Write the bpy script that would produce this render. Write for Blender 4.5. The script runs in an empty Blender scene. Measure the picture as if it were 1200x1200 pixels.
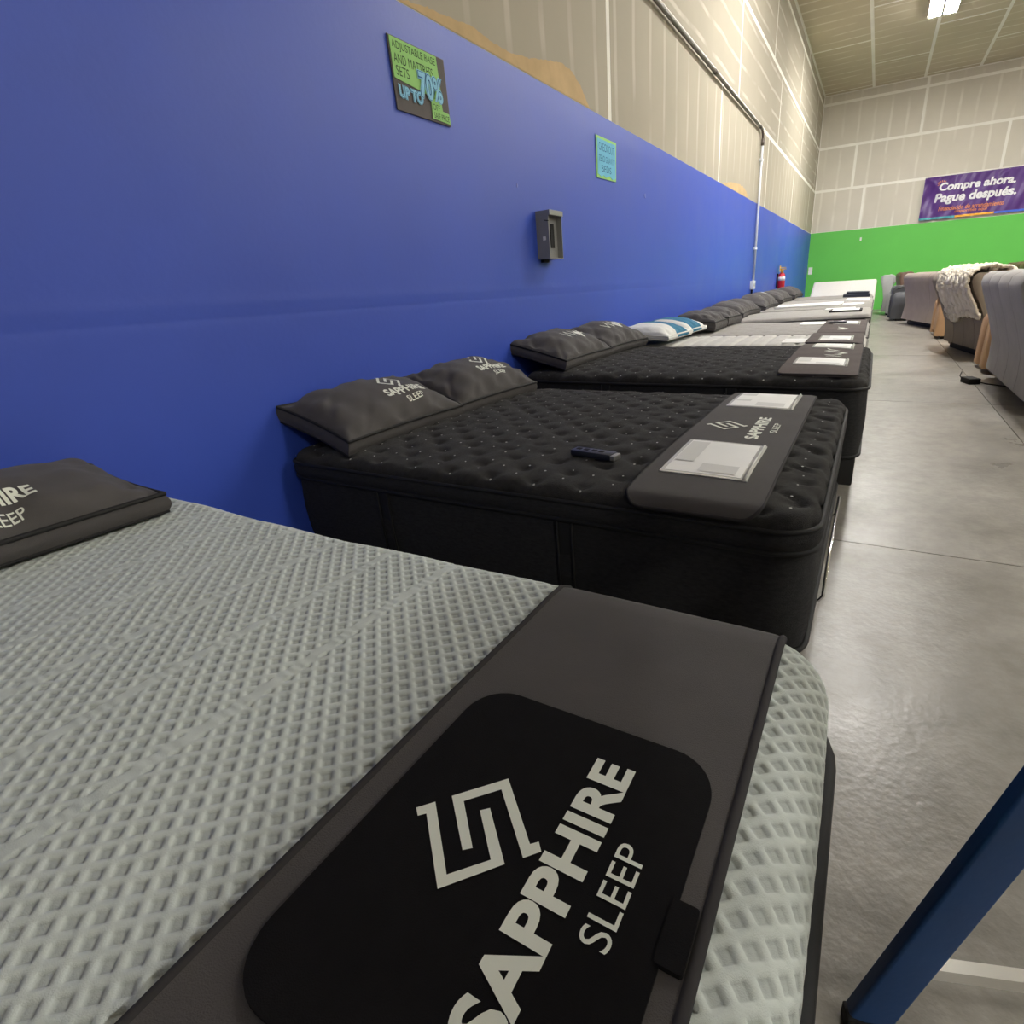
import bpy, bmesh, math, random
import numpy as np
from mathutils import Matrix, Vector, noise
R = math.radians
PI = math.pi
scene = bpy.context.scene
C = scene.collection
random.seed(7)
H = 1.18                      # eye height; photo measurements below are relative to the eye (0,0,H)

# ------------------------------------------------------------------ camera
cam_d = bpy.data.cameras.new('camera'); cam = bpy.data.objects.new('camera', cam_d); C.objects.link(cam)
yaw, pit, rol = -0.517639, -0.385078, 0.063152
fwd = Vector((math.sin(yaw)*math.cos(pit), math.cos(yaw)*math.cos(pit), math.sin(pit)))
r0 = Vector((math.cos(yaw), -math.sin(yaw), 0)); d0 = fwd.cross(r0)
rt = r0*math.cos(rol) + d0*math.sin(rol); dn = -r0*math.sin(rol) + d0*math.cos(rol)
cam.matrix_world = Matrix(((rt.x, -dn.x, -fwd.x, 0), (rt.y, -dn.y, -fwd.y, 0), (rt.z, -dn.z, -fwd.z, H), (0, 0, 0, 1)))
cam_d.sensor_fit = 'HORIZONTAL'; cam_d.sensor_width = 36; cam_d.lens = 623.9/1200*36
cam_d.shift_x = -0.05226; cam_d.shift_y = -0.00589
cam_d.clip_start = 0.01; cam_d.clip_end = 200
scene.camera = cam

# ------------------------------------------------------------------ world, exposure, lamps
LAMP = 50.0                   # emission of the high-bay lenses
LAMPS = [(0.47, 8.9), (0.47, 15.6), (7.6, 1.9), (7.6, 8.9), (7.6, 15.9), (7.6, -5.1)]  # the right-hand row is unseen, added as fill light
w = bpy.data.worlds.new('world'); scene.world = w; w.use_nodes = True
w.node_tree.nodes['Background'].inputs[0].default_value = (1.0, .95, .88, 1)
w.node_tree.nodes['Background'].inputs[1].default_value = 0.05
vs = scene.view_settings
scene.display_settings.display_device = 'sRGB'
vs.view_transform = 'Standard'; vs.look = 'None'; vs.gamma = 1; vs.use_curve_mapping = False
vs.exposure = 2.32

# ------------------------------------------------------------------ helpers
def lin(c):
    return tuple(((v/255)/12.92 if v/255 <= .04045 else ((v/255+.055)/1.055)**2.4) for v in c)

def mat(name, rgb, rough=.8, var=0.0, vscale=8.0, bump=0.0, bscale=60.0, metal=0.0, spec=.5, emit=None, sheen=0.0, detail=4, stretch=None, rvar=0.0):
    m = bpy.data.materials.new(name); m.use_nodes = True
    nt = m.node_tree; b = nt.nodes['Principled BSDF']
    c = lin(rgb)
    b.inputs['Base Color'].default_value = (*c, 1); b.inputs['Roughness'].default_value = rough
    b.inputs['Metallic'].default_value = metal; b.inputs['Specular IOR Level'].default_value = spec
    if sheen:
        b.inputs['Sheen Weight'].default_value = sheen; b.inputs['Sheen Roughness'].default_value = .5
    if emit:
        b.inputs['Emission Color'].default_value = (*emit[0], 1); b.inputs['Emission Strength'].default_value = emit[1]
    if var or bump or rvar:
        tc = nt.nodes.new('ShaderNodeTexCoord'); mp = nt.nodes.new('ShaderNodeMapping')
        nt.links.new(tc.outputs['Object'], mp.inputs[0])
        if stretch: mp.inputs['Scale'].default_value = stretch
    if var or rvar:
        n = nt.nodes.new('ShaderNodeTexNoise'); n.inputs['Scale'].default_value = vscale; n.inputs['Detail'].default_value = detail
        n.inputs['Roughness'].default_value = .6
        nt.links.new(mp.outputs[0], n.inputs['Vector'])
        if var:
            cr = nt.nodes.new('ShaderNodeValToRGB')
            cr.color_ramp.elements[0].position = .3; cr.color_ramp.elements[1].position = .7
            cr.color_ramp.elements[0].color = (*[x*(1-var) for x in c], 1)
            cr.color_ramp.elements[1].color = (*[min(1, x*(1+var)) for x in c], 1)
            nt.links.new(n.outputs[0], cr.inputs[0]); nt.links.new(cr.outputs[0], b.inputs['Base Color'])
        if rvar:
            mr = nt.nodes.new('ShaderNodeMapRange'); mr.inputs[1].default_value = .3; mr.inputs[2].default_value = .7
            mr.inputs[3].default_value = rough-rvar; mr.inputs[4].default_value = rough+rvar
            nt.links.new(n.outputs[0], mr.inputs[0]); nt.links.new(mr.outputs[0], b.inputs['Roughness'])
    if bump:
        n2 = nt.nodes.new('ShaderNodeTexNoise'); n2.inputs['Scale'].default_value = bscale; n2.inputs['Detail'].default_value = 3
        bp = nt.nodes.new('ShaderNodeBump'); bp.inputs['Strength'].default_value = bump; bp.inputs['Distance'].default_value = .01
        nt.links.new(mp.outputs[0], n2.inputs['Vector']); nt.links.new(n2.outputs[0], bp.inputs['Height']); nt.links.new(bp.outputs[0], b.inputs['Normal'])
    return m

def link(name, me, m=None, parent=None, smooth=False):
    o = bpy.data.objects.new(name, me); C.objects.link(o)
    if m: me.materials.append(m)
    if parent: o.parent = parent
    if smooth and len(me.polygons): me.polygons.foreach_set('use_smooth', [True]*len(me.polygons))
    return o

def pyd(name, V, F, m=None, parent=None, smooth=False):
    me = bpy.data.meshes.new(name); me.from_pydata([tuple(map(float, v)) for v in V], [], [tuple(f) for f in F]); me.update()
    return link(name, me, m, parent, smooth)

def grid(name, P, m=None, parent=None, smooth=True, closed_u=False, flip=False):
    P = np.asarray(P, dtype=np.float32); nu, nv = P.shape[:2]
    me = bpy.data.meshes.new(name)
    idx = np.arange(nu*nv).reshape(nu, nv)
    if closed_u: idx = np.vstack([idx, idx[:1]])
    a, b, c, d = idx[:-1, :-1], idx[1:, :-1], idx[1:, 1:], idx[:-1, 1:]
    q = np.stack([a, b, c, d] if not flip else [a, d, c, b], -1).reshape(-1, 4)
    me.vertices.add(nu*nv); me.vertices.foreach_set('co', P.reshape(-1))
    me.loops.add(q.size); me.loops.foreach_set('vertex_index', q.reshape(-1).astype(np.int32))
    me.polygons.add(len(q)); me.polygons.foreach_set('loop_start', np.arange(0, q.size, 4, dtype=np.int32))
    me.polygons.foreach_set('loop_total', np.full(len(q), 4, dtype=np.int32))
    me.update(calc_edges=True); me.validate()
    return link(name, me, m, parent, smooth)

class MB:
    """collects shapes into one mesh"""
    def __init__(s): s.V = []; s.F = []
    def add(s, V, F):
        n = len(s.V); s.V += [tuple(map(float, v)) for v in V]; s.F += [tuple(i+n for i in f) for f in F]; return s
    def box(s, x0, x1, y0, y1, z0, z1, bev=0.0, rot=None, at=(0, 0, 0)):
        bm = bmesh.new(); bmesh.ops.create_cube(bm, size=1)
        for v in bm.verts:
            v.co = Vector(((x0+x1)/2+v.co.x*(x1-x0), (y0+y1)/2+v.co.y*(y1-y0), (z0+z1)/2+v.co.z*(z1-z0)))
        if bev: bmesh.ops.bevel(bm, geom=bm.edges[:], offset=bev, segments=2, profile=.6, affect='EDGES')
        bm.verts.index_update()
        V = [v.co.copy() for v in bm.verts]
        if rot is not None: V = [rot @ v for v in V]
        V = [v+Vector(at) for v in V]
        s.add(V, [[v.index for v in f.verts] for f in bm.faces]); bm.free(); return s
    def tube(s, pts, r, n=8, closed=False, cap=True):
        pts = [Vector(p) for p in pts]; m = len(pts); rings = []
        rr = r if isinstance(r, (list, tuple)) else [r]*m
        up = None
        for i, p in enumerate(pts):
            t = (pts[(i+1) % m]-pts[i-1]) if closed else (pts[min(i+1, m-1)]-pts[max(i-1, 0)])
            t.normalize()
            if up is None: up = Vector((0, 0, 1)) if abs(t.z) < .9 else Vector((1, 0, 0))
            a = (up - t*up.dot(t)).normalized(); up = a; b = t.cross(a)
            rings.append([p+(a*math.cos(2*PI*k/n)+b*math.sin(2*PI*k/n))*rr[i] for k in range(n)])
        V = [v for ring in rings for v in ring]; F = []
        for i in range(m if closed else m-1):
            j = (i+1) % m
            for k in range(n): F.append((i*n+k, i*n+(k+1) % n, j*n+(k+1) % n, j*n+k))
        if cap and not closed: F += [tuple(range(n))[::-1], tuple((m-1)*n+k for k in range(n))]
        return s.add(V, F)
    def loft(s, secs):
        n = len(secs[0]); V = [v for sc in secs for v in sc]; F = []
        for i in range(len(secs)-1):
            for k in range(n): F.append((i*n+k, i*n+(k+1) % n, (i+1)*n+(k+1) % n, (i+1)*n+k))
        F += [tuple(range(n))[::-1], tuple((len(secs)-1)*n+k for k in range(n))]
        return s.add(V, F)
    def lathe(s, prof, n=20, at=(0, 0, 0)):
        V = [(at[0]+r*math.cos(2*PI*k/n), at[1]+r*math.sin(2*PI*k/n), at[2]+z) for r, z in prof for k in range(n)]; F = []
        for i in range(len(prof)-1):
            for k in range(n): F.append((i*n+k, i*n+(k+1) % n, (i+1)*n+(k+1) % n, (i+1)*n+k))
        F += [tuple(range(n))[::-1], tuple((len(prof)-1)*n+k for k in range(n))]
        return s.add(V, F)
    def build(s, name, m=None, parent=None, smooth=False):
        o = pyd(name, s.V, s.F, m, parent, smooth)
        return o

def autosmooth(o, ang=40):
    me = o.data; me.polygons.foreach_set('use_smooth', [True]*len(me.polygons))
    bm = bmesh.new(); bm.from_mesh(me)
    bmesh.ops.recalc_face_normals(bm, faces=bm.faces[:])
    for e in bm.edges:
        if len(e.link_faces) == 2 and e.calc_face_angle(0) > R(ang): e.smooth = False
    bm.to_mesh(me); bm.free(); return o

def thing(name, label, cat, loc=(0, 0, 0), rotz=0, group=None):
    o = bpy.data.objects.new(name, None); C.objects.link(o); o.empty_display_size = .1
    o.location = loc; o.rotation_euler = (0, 0, rotz); return tag(o, label, cat, group)
def tag(o, label, cat, group=None):
    o['label'] = label; o['category'] = cat
    if group: o['group'] = group
    return o
def struct(o): o['kind'] = 'structure'; return o

_tc = {}
def text(s, bold=0.0, cut=0):
    """unit-box glyph mesh: list of (u,v), faces, aspect"""
    k = (s, bold, cut)
    if k in _tc: return _tc[k]
    cu = bpy.data.curves.new('lettering', 'FONT'); cu.body = s; cu.offset = bold; cu.resolution_u = 5; cu.fill_mode = 'FRONT'
    o = bpy.data.objects.new('lettering', cu); C.objects.link(o)
    bpy.context.view_layer.update()
    me = bpy.data.meshes.new_from_object(o.evaluated_get(bpy.context.evaluated_depsgraph_get()))
    bpy.data.objects.remove(o); bpy.data.curves.remove(cu)
    bm = bmesh.new(); bm.from_mesh(me); bmesh.ops.remove_doubles(bm, verts=bm.verts[:], dist=1e-5)
    bmesh.ops.triangulate(bm, faces=bm.faces[:])
    for _ in range(cut):
        bmesh.ops.subdivide_edges(bm, edges=[e for e in bm.edges if e.calc_length() > .12], cuts=1); bmesh.ops.triangulate(bm, faces=bm.faces[:])
    bm.verts.index_update()
    V = np.array([v.co[:2] for v in bm.verts]); F = [[v.index for v in f.verts] for f in bm.faces]; bm.free(); bpy.data.meshes.remove(me)
    lo, hi = V.min(0), V.max(0)
    _tc[k] = ((V-lo)/(hi-lo), F, (hi[0]-lo[0])/(hi[1]-lo[1]))
    return _tc[k]

def put_text(mb, s, bold, u0, u1, v0, v1, fn, slant=0.0, cut=0):
    """fills the box u0..u1 x v0..v1 with the words, fn maps (u,v) to 3D"""
    V, F, _ = text(s, bold, cut)
    mb.add([fn(u0+(a+slant*b)*(u1-u0), v0+b*(v1-v0)) for a, b in V], F); return mb

def poly(mb, pts, fn):
    bm = bmesh.new(); vs_ = [bm.verts.new((p[0], p[1], 0)) for p in pts]; bm.faces.new(vs_)
    bmesh.ops.triangulate(bm, faces=bm.faces[:], ngon_method='EAR_CLIP'); bm.verts.index_update()
    mb.add([fn(v.co.x, v.co.y) for v in bm.verts], [[v.index for v in f.verts] for f in bm.faces]); bm.free(); return mb

# the mark: two interlocking square brackets, measured in the (right, up) frame of its wording, unit = metre on the first bed
_A = [(.2697, .3619), (.2843, .3477), (.2285, .2850), (.2587, .2553), (.2971, .2971), (.3041, .2891), (.2611, .2407), (.2144, .2839), (.2691, .3469), (.2631, .3534)]
_B = [(.2978, .3359), (.3435, .2920), (.2888, .2293), (.2948, .2226), (.2872, .2152), (.2739, .2279), (.3283, .2911), (.2985, .3200), (.2604, .2786), (.2542, .2864)]
LOGO = [[(u-.279, v-.2885) for u, v in P] for P in (_A, _B)]
def logo(mb, cu, cv, k, fn, ku=1.0):
    for P in LOGO: poly(mb, [(cu+u*k*ku, cv+v*k) for u, v in P], fn)
    return mb
def brand(mb, cu, cv, k, fn):
    """mark above SAPPHIRE above SLEEP; cu,cv centre of the word SAPPHIRE, k = scale vs the first bed"""
    logo(mb, cu+.000*k, cv+.095*k, k, fn)
    put_text(mb, 'SAPPHIRE', .035, cu-.142*k, cu+.142*k, cv-.0195*k, cv+.0195*k, fn)
    put_text(mb, 'SLEEP', 0.0, cu-.045*k, cu+.052*k, cv-.072*k, cv-.045*k, fn)
    return mb
def wave_mark(mb, cu, cv, k, fn):
    """white flourish: long pointed strokes crossing a small solid lozenge"""
    def st(pts, wd):
        L, Rr = [], []
        n = len(pts)
        for i, p in enumerate(pts):
            a = pts[max(0, i-1)]; b = pts[min(n-1, i+1)]; dx, dy = b[0]-a[0], b[1]-a[1]; l = math.hypot(dx, dy)
            ww = wd*math.sin(PI*(i+.35)/(n-.3))
            L.append((cu+k*(p[0]-dy/l*ww), cv+k*(p[1]+dx/l*ww))); Rr.append((cu+k*(p[0]+dy/l*ww), cv+k*(p[1]-dx/l*ww)))
        for i in range(n-1): poly(mb, [L[i], L[i+1], Rr[i+1], Rr[i]], fn)
    st([(-.16, .03), (-.13, -.03), (-.10, .035), (-.07, -.03), (-.03, .02)], .008)
    st([(-.05, .045), (-.03, -.02), (0, -.045), (.03, .0), (.05, .05)], .012)
    st([(.03, .01), (.06, .04), (.08, -.01), (.11, .03), (.16, .045)], .008)
    poly(mb, [(cu-k*.03, cv), (cu, cv-k*.025), (cu+k*.035, cv+k*.005), (cu, cv+k*.035)], fn)
    return mb

# ------------------------------------------------------------------ materials
M = {}
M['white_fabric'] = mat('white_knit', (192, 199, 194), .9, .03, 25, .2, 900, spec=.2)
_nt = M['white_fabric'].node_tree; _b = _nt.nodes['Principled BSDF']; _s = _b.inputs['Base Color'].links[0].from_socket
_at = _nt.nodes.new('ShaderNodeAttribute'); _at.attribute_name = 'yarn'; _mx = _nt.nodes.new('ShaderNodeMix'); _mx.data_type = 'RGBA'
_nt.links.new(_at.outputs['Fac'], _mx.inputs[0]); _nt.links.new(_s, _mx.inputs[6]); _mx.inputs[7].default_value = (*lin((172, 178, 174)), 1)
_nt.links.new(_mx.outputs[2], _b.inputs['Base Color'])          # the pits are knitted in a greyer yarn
M['black_top'] = mat('black_knit_top', (45, 44, 43), .95, .25, 55, .5, 420, spec=.15, sheen=.06)
M['black_border'] = mat('black_border_fabric', (48, 48, 49), .9, .25, 50, .5, 260, spec=.2, stretch=(1, 1, 3))
M['black_piping'] = mat('black_piping', (33, 33, 34), .7, .1, 50, spec=.3)
M['dot'] = mat('pale_stitch', (190, 190, 185), .8)
M['pillow'] = mat('charcoal_pillow_cover', (78, 75, 74), .8, .08, 14, .25, 700, spec=.3, sheen=.06)
M['pillow_piping'] = mat('dark_pillow_piping', (24, 24, 24), .8)
M['runner'] = mat('charcoal_runner', (80, 77, 76), .92, .07, 9, .3, 800, spec=.15, sheen=.08)
M['runner_brown'] = mat('brown_grey_runner', (98, 90, 88), .92, .07, 9, .2, 700, spec=.15)
M['binding'] = mat('dark_binding', (52, 50, 51), .85, .05, 20, spec=.2)
M['black_pocket'] = mat('black_neoprene', (22, 21, 22), .95, .12, 40, .2, 900, spec=.12)
M['print'] = mat('off_white_print', (226, 229, 216), .7)
M['paper'] = mat('white_paper', (232, 232, 228), .6, .03, 5)
M['sleeve'] = mat('clear_sleeve', (205, 205, 200), .22, .06, 6, spec=.6)
M['ink'] = mat('grey_print', (206, 206, 202), .6)
M['base'] = mat('black_base', (30, 30, 31), .7, .1, 20)
M['chrome'] = mat('chrome', (215, 215, 215), .12, metal=1.0)
M['steel'] = mat('dull_steel', (150, 150, 148), .4, metal=.8)
M['grey_top'] = mat('grey_knit_top', (142, 139, 133), .9, .07, 30, .4, 400, spec=.2)
M['grey_top2'] = mat('pale_grey_knit_top', (158, 155, 149), .9, .07, 30, .4, 400, spec=.2)
M['rib_white'] = mat('white_ribbed_top', (198, 196, 190), .9, .05, 30, .2, 400, spec=.2)
M['grey_side'] = mat('dark_grey_side', (70, 68, 66), .9, .1, 30, .3, 300)
M['white_cotton'] = mat('white_cotton', (226, 226, 220), .85, .02, 20, .15, 300)
M['teal'] = mat('teal_stripe', (33, 110, 142), .85, .06, 20, .15, 300)

# drywall: beige paper with faint pale mud columns over the studs
def drywall(name, rgb, axis, step, amp, seed, tilt=0.0):
    m = mat(name, rgb, .9, .05, .9, .06, 30, spec=.25)
    nt = m.node_tree; b = nt.nodes['Principled BSDF']
    src = b.inputs['Base Color'].links[0].from_socket
    ge = nt.nodes.new('ShaderNodeNewGeometry'); sx = nt.nodes.new('ShaderNodeSeparateXYZ'); nt.links.new(ge.outputs['Position'], sx.inputs[0])
    nz = nt.nodes.new('ShaderNodeTexNoise'); nz.inputs['Scale'].default_value = .8; nt.links.new(ge.outputs['Position'], nz.inputs['Vector'])
    def mt(op, a, bb=None, c=None):
        n = nt.nodes.new('ShaderNodeMath'); n.operation = op
        for i, v in enumerate((a, bb, c)):
            if v is None: continue
            if isinstance(v, (int, float)): n.inputs[i].default_value = v
            else: nt.links.new(v, n.inputs[i])
        return n.outputs[0]
    t = sx.outputs[axis]
    t = mt('MULTIPLY_ADD', nz.outputs[0], .10, t)
    fr = mt('FRACT', mt('DIVIDE', t, step))
    d = mt('ABSOLUTE', mt('SUBTRACT', fr, .5))
    band = mt('SUBTRACT', 1.0, mt('MINIMUM', mt('DIVIDE', d, .10), 1.0))
    n3 = nt.nodes.new('ShaderNodeTexNoise'); n3.inputs['Scale'].default_value = 1.7; n3.inputs['Detail'].default_value = 3
    nt.links.new(ge.outputs['Position'], n3.inputs['Vector'])
    msk = mt('MULTIPLY', mt('MINIMUM', mt('MULTIPLY', band, 1.8), 1.0), mt('MINIMUM', mt('MAXIMUM', mt('MULTIPLY', mt('SUBTRACT', n3.outputs[0], .36), 4.0), 0.0), 1.0))
    mx = nt.nodes.new('ShaderNodeMix'); mx.data_type = 'RGBA'
    nt.links.new(mt('MULTIPLY', msk, amp), mx.inputs[0]); nt.links.new(src, mx.inputs[6])
    mx.inputs[7].default_value = (*lin((236, 233, 222)), 1)
    nt.links.new(mx.outputs[2], b.inputs['Base Color'])
    return m
M['dry_left'] = drywall('drywall_left', (174, 167, 150), 1, .4, .26, 1)
M['dry_high'] = drywall('drywall_left_high', (170, 163, 147), 2, .3, .36, 4)
M['dry_far'] = drywall('drywall_far', (209, 204, 190), 0, .41, .50, 2)
M['dry_ceil'] = drywall('drywall_ceiling', (196, 186, 162), 1, .41, .55, 3)
M['mud'] = mat('joint_compound', (238, 236, 227), .9, .04, 3, .05, 20, spec=.2)
M['tan_paper'] = mat('bare_tan_board', (198, 170, 126), .9, .10, 5)

# painted blue: slightly glossy with roller marks
M['blue'] = mat('blue_wall_paint', (54, 83, 190), .46, .05, 1.3, .05, 45, spec=.6, rvar=.05)
M['green'] = mat('green_wall_paint', (100, 196, 84), .5, .03, 1.0, .04, 40, spec=.4)
M['scuff'] = mat('pale_scuff', (112, 124, 200), .8)

# polished concrete
def concrete():
    m = mat('polished_concrete', (138, 134, 127), .36, .14, 1.6, .16, 45, spec=.45, detail=8, rvar=.10)
    nt = m.node_tree; b = nt.nodes['Principled BSDF']; src = b.inputs['Base Color'].links[0].from_socket
    tc = nt.nodes.new('ShaderNodeTexCoord')
    n = nt.nodes.new('ShaderNodeTexNoise'); n.inputs['Scale'].default_value = 9; n.inputs['Detail'].default_value = 8; n.inputs['Roughness'].default_value = .7
    nt.links.new(tc.outputs['Object'], n.inputs['Vector'])
    cr = nt.nodes.new('ShaderNodeValToRGB'); cr.color_ramp.elements[0].position = .38; cr.color_ramp.elements[1].position = .62
    cr.color_ramp.elements[0].color = (.78, .77, .75, 1); cr.color_ramp.elements[1].color = (1.12, 1.11, 1.09, 1)
    nt.links.new(n.outputs[0], cr.inputs[0])
    mx = nt.nodes.new('ShaderNodeMix'); mx.data_type = 'RGBA'; mx.blend_type = 'MULTIPLY'; mx.inputs[0].default_value = .8
    nt.links.new(src, mx.inputs[6]); nt.links.new(cr.outputs[0], mx.inputs[7]); nt.links.new(mx.outputs[2], b.inputs['Base Color'])
    return m
M['concrete'] = concrete()
M['joint'] = mat('floor_joint_filler', (62, 58, 54), .9)

# ------------------------------------------------------------------ room shell
WX, RX, YB, YF, ZC = -2.086, 12.0, -9.0, 20.9, 6.07
PT = 2.40                       # top of the painted band (it was not cut quite level)
def ptop(y): return 2.447-.0026*y
def slab(name, x0, x1, y0, y1, z0, z1, m): return struct(MB().box(x0, x1, y0, y1, z0, z1).build(name, m))
floor = slab('floor', WX-.2, RX+.2, YB-.2, YF+.2, -.12, -.004, M['joint'])
def cut(lo, hi, at, step):
    e = [lo]; v = at
    while v-step > lo+.05: v -= step
    while v < hi-.05:
        if v > lo+.05: e.append(v)
        v += step
    return e+[hi]
xs = cut(WX, RX, 1.05, 3.4); ys = cut(YB, YF, 2.6, 3.4)
for i in range(len(xs)-1):
    for j in range(len(ys)-1):
        g = .0035
        MB().box(xs[i]+g, xs[i+1]-g, ys[j]+g, ys[j+1]-g, -.004, 0.0).build('floor_slab', M['concrete'], floor)
wall_l = slab('wall_left', WX-.2, WX-.002, YB-.2, YF+.2, -.12, ZC+.2, M['mud'])
wall_f = slab('wall_far', WX-.002, RX+.2, YF+.002, YF+.2, -.12, ZC+.2, M['mud'])
ceil = slab('ceiling', WX-.002, RX+.2, YB-.2, YF+.002, ZC+.002, ZC+.2, M['mud'])
wall_r = slab('wall_right', RX+.006, RX+.2, YB-.2, YF+.006, -.12, ZC+.006, M['dry_left'])
wall_b = slab('wall_back', WX-.006, RX+.006, YB-.2, YB-.006, -.12, ZC+.006, M['dry_left'])
rows = [(PT, 3.57), (3.57, 4.72), (4.72, 5.84), (5.84, ZC)]
J = .035
def sheets(parent, axis, lo, hi, offs, mats):
    for (z0, z1), at, m in zip(rows, offs, mats):
        e = cut(lo, hi, at, 3.66)
        for a, b in zip(e[:-1], e[1:]):
            a2 = a+(J if a > lo+.01 else .02); b2 = b-(J if b < hi-.01 else .02)
            za = z0+(.012 if z0 == PT else J); zb = z1-(.02 if z1 == ZC else J)
            if axis == 'y': MB().box(WX-.002, WX, a2, b2, za, zb).build('drywall_sheet', m, parent)
            else: MB().box(a2, b2, YF, YF+.002, za, zb).build('drywall_sheet', m, parent)
sheets(wall_l, 'y', YB, YF, [4.8, 9.44-3.66*0, 4.8, 9.4], [M['dry_left']]+[M['dry_high']]*3)
sheets(wall_f, 'x', WX, RX, [-.70, -1.05, .55, .55], [M['dry_far']]*4)
xc = cut(WX, RX, -.80, 1.25)
for k, (a, b) in enumerate(zip(xc[:-1], xc[1:])):
    e = cut(YB, YF, 17.0+(k % 2)*1.8, 3.66)
    for c0, c1 in zip(e[:-1], e[1:]):
        MB().box(a+J, b-J, c0+J, c1-(J if c1 < YF-.01 else .03), ZC, ZC+.002).build('drywall_sheet', M['dry_ceil'], ceil)
# painted blue band: one long skin with the faint tape ridge at 1.2 m and butt joints
ny, nz = 600, 90
yy = np.linspace(YB, YF, ny); zz = np.unique(np.concatenate([np.linspace(0, PT, 60), np.linspace(1.08, 1.24, 41)]))
Yg, Zg = np.meshgrid(yy, zz, indexing='ij')
rip = .0010*np.exp(-((Zg-1.185)/.022)**2) - .0007*np.exp(-((Zg-1.135)/.012)**2) + .0008*np.exp(-((Zg-2.28-.01*np.sin(Yg*1.3))/.03)**2)
for yj in np.arange(4.85-3.66*4, 21, 3.66): rip += .0009*np.exp(-((Yg-yj)/.05)**2)
grid('painted_board', np.stack([WX+.001+rip, Yg, Zg*ptop(Yg)/PT], -1), M['blue'], wall_l, flip=True)
MB().box(WX, RX, YF-.004, YF+.002, 0, PT).build('painted_board', M['green'], wall_f)
# bare tan board above the blue band (paint and mud never reached it)
def patch(y0, pts, name='bare_patch'):
    top = [(y, z+H+random.uniform(-.002, .002)) for y, z in pts]
    V, F = [], []
    for i, (y, z) in enumerate(top):
        zb = ptop(y)+.006; V += [(WX, y, zb), (WX+.0012, y, zb), (WX+.0012, y, max(z, zb+.004)), (WX, y, max(z, zb+.004))]
        if i:
            a = 4*(i-1); b = 4*i
            F += [(a+1, b+1, b+2, a+2), (a+2, b+2, b+3, a+3), (a, b, b+1, a+1)]
    F += [(0, 1, 2, 3), (len(V)-1, len(V)-2, len(V)-3, len(V)-4)]
    pyd(name, V, F, M['tan_paper'], wall_l)
def dens(pts, n=10, j=.003):
    out = []
    for (a, b), (c, d) in zip(pts[:-1], pts[1:]):
        for k in range(n): out.append((a+(c-a)*k/n, b+(d-b)*k/n+random.uniform(-j, j)))
    return out+[pts[-1]]
patch(0, dens([(2.25, 1.25), (2.43, 1.275), (2.62, 1.303), (2.8, 1.317), (2.96, 1.335), (3.16, 1.318), (3.33, 1.316), (3.56, 1.347), (3.78, 1.396), (3.98, 1.432), (4.14, 1.425), (4.27, 1.372), (4.36, 1.30), (4.45, 1.25)]))
patch(0, dens([(8.7, 1.26), (9.0, 1.30), (9.4, 1.345), (9.8, 1.36), (10.2, 1.36), (10.4, 1.30), (10.5, 1.25)], 8, .012))
# little chips and scuffs in the paint
for y, z, a, b in [(16.2, .55, .28, .025), (5.6, .8, .06, .05), (3.30, .63, .02, .03)]:
    n = 9; V = [(WX+.004, y+a/2*math.cos(2*PI*k/n)*random.uniform(.6, 1), z+H+b/2*math.sin(2*PI*k/n)*random.uniform(.6, 1)) for k in range(n)]
    V += [(WX-.002, v[1], v[2]) for v in V]
    pyd('paint_scuff', V, [tuple(range(n))]+[(k, n+k, n+(k+1) % n, (k+1) % n) for k in range(n)], M['scuff'], wall_l)
# ------------------------------------------------------------------ ceiling lights
M['lens'] = mat('lit_lens', (255, 250, 240), .4, emit=((1.0, .97, .92), LAMP))
M['housing'] = mat('white_enamel', (215, 212, 205), .5)
for i, (x, y) in enumerate(LAMPS):
    lab = ['twin-lens high-bay light on the ceiling above the row of beds, outside the frame',
           'glowing twin-lens high-bay ceiling light near the far end of the hall'][i] if i < 2 else \
          'unseen high-bay fill light added over the right side of the hall, '+['nearest the viewer', 'the middle one', 'the farthest', 'behind the viewer'][i-2]
    t = thing('ceiling_light', lab, 'light', (x, y, ZC-.075), 0, 'high-bay ceiling lights')
    MB().box(-.27, .27, -.62, .62, .0, .05, .01).build('housing', M['housing'], t)
    for s in (-1, 1):
        autosmooth(MB().box(s*.132-.105, s*.132+.105, -.60, .60, -.012, .03, .010).build('lens', M['lens'], t))
        MB().box(s*.2-.01, s*.2+.01, -.01, .01, .045, .074).build('hanger', M['steel'], t)
    MB().box(-.025, .025, -.61, .61, -.02, .03, .006).build('divider', M['housing'], t)
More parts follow.
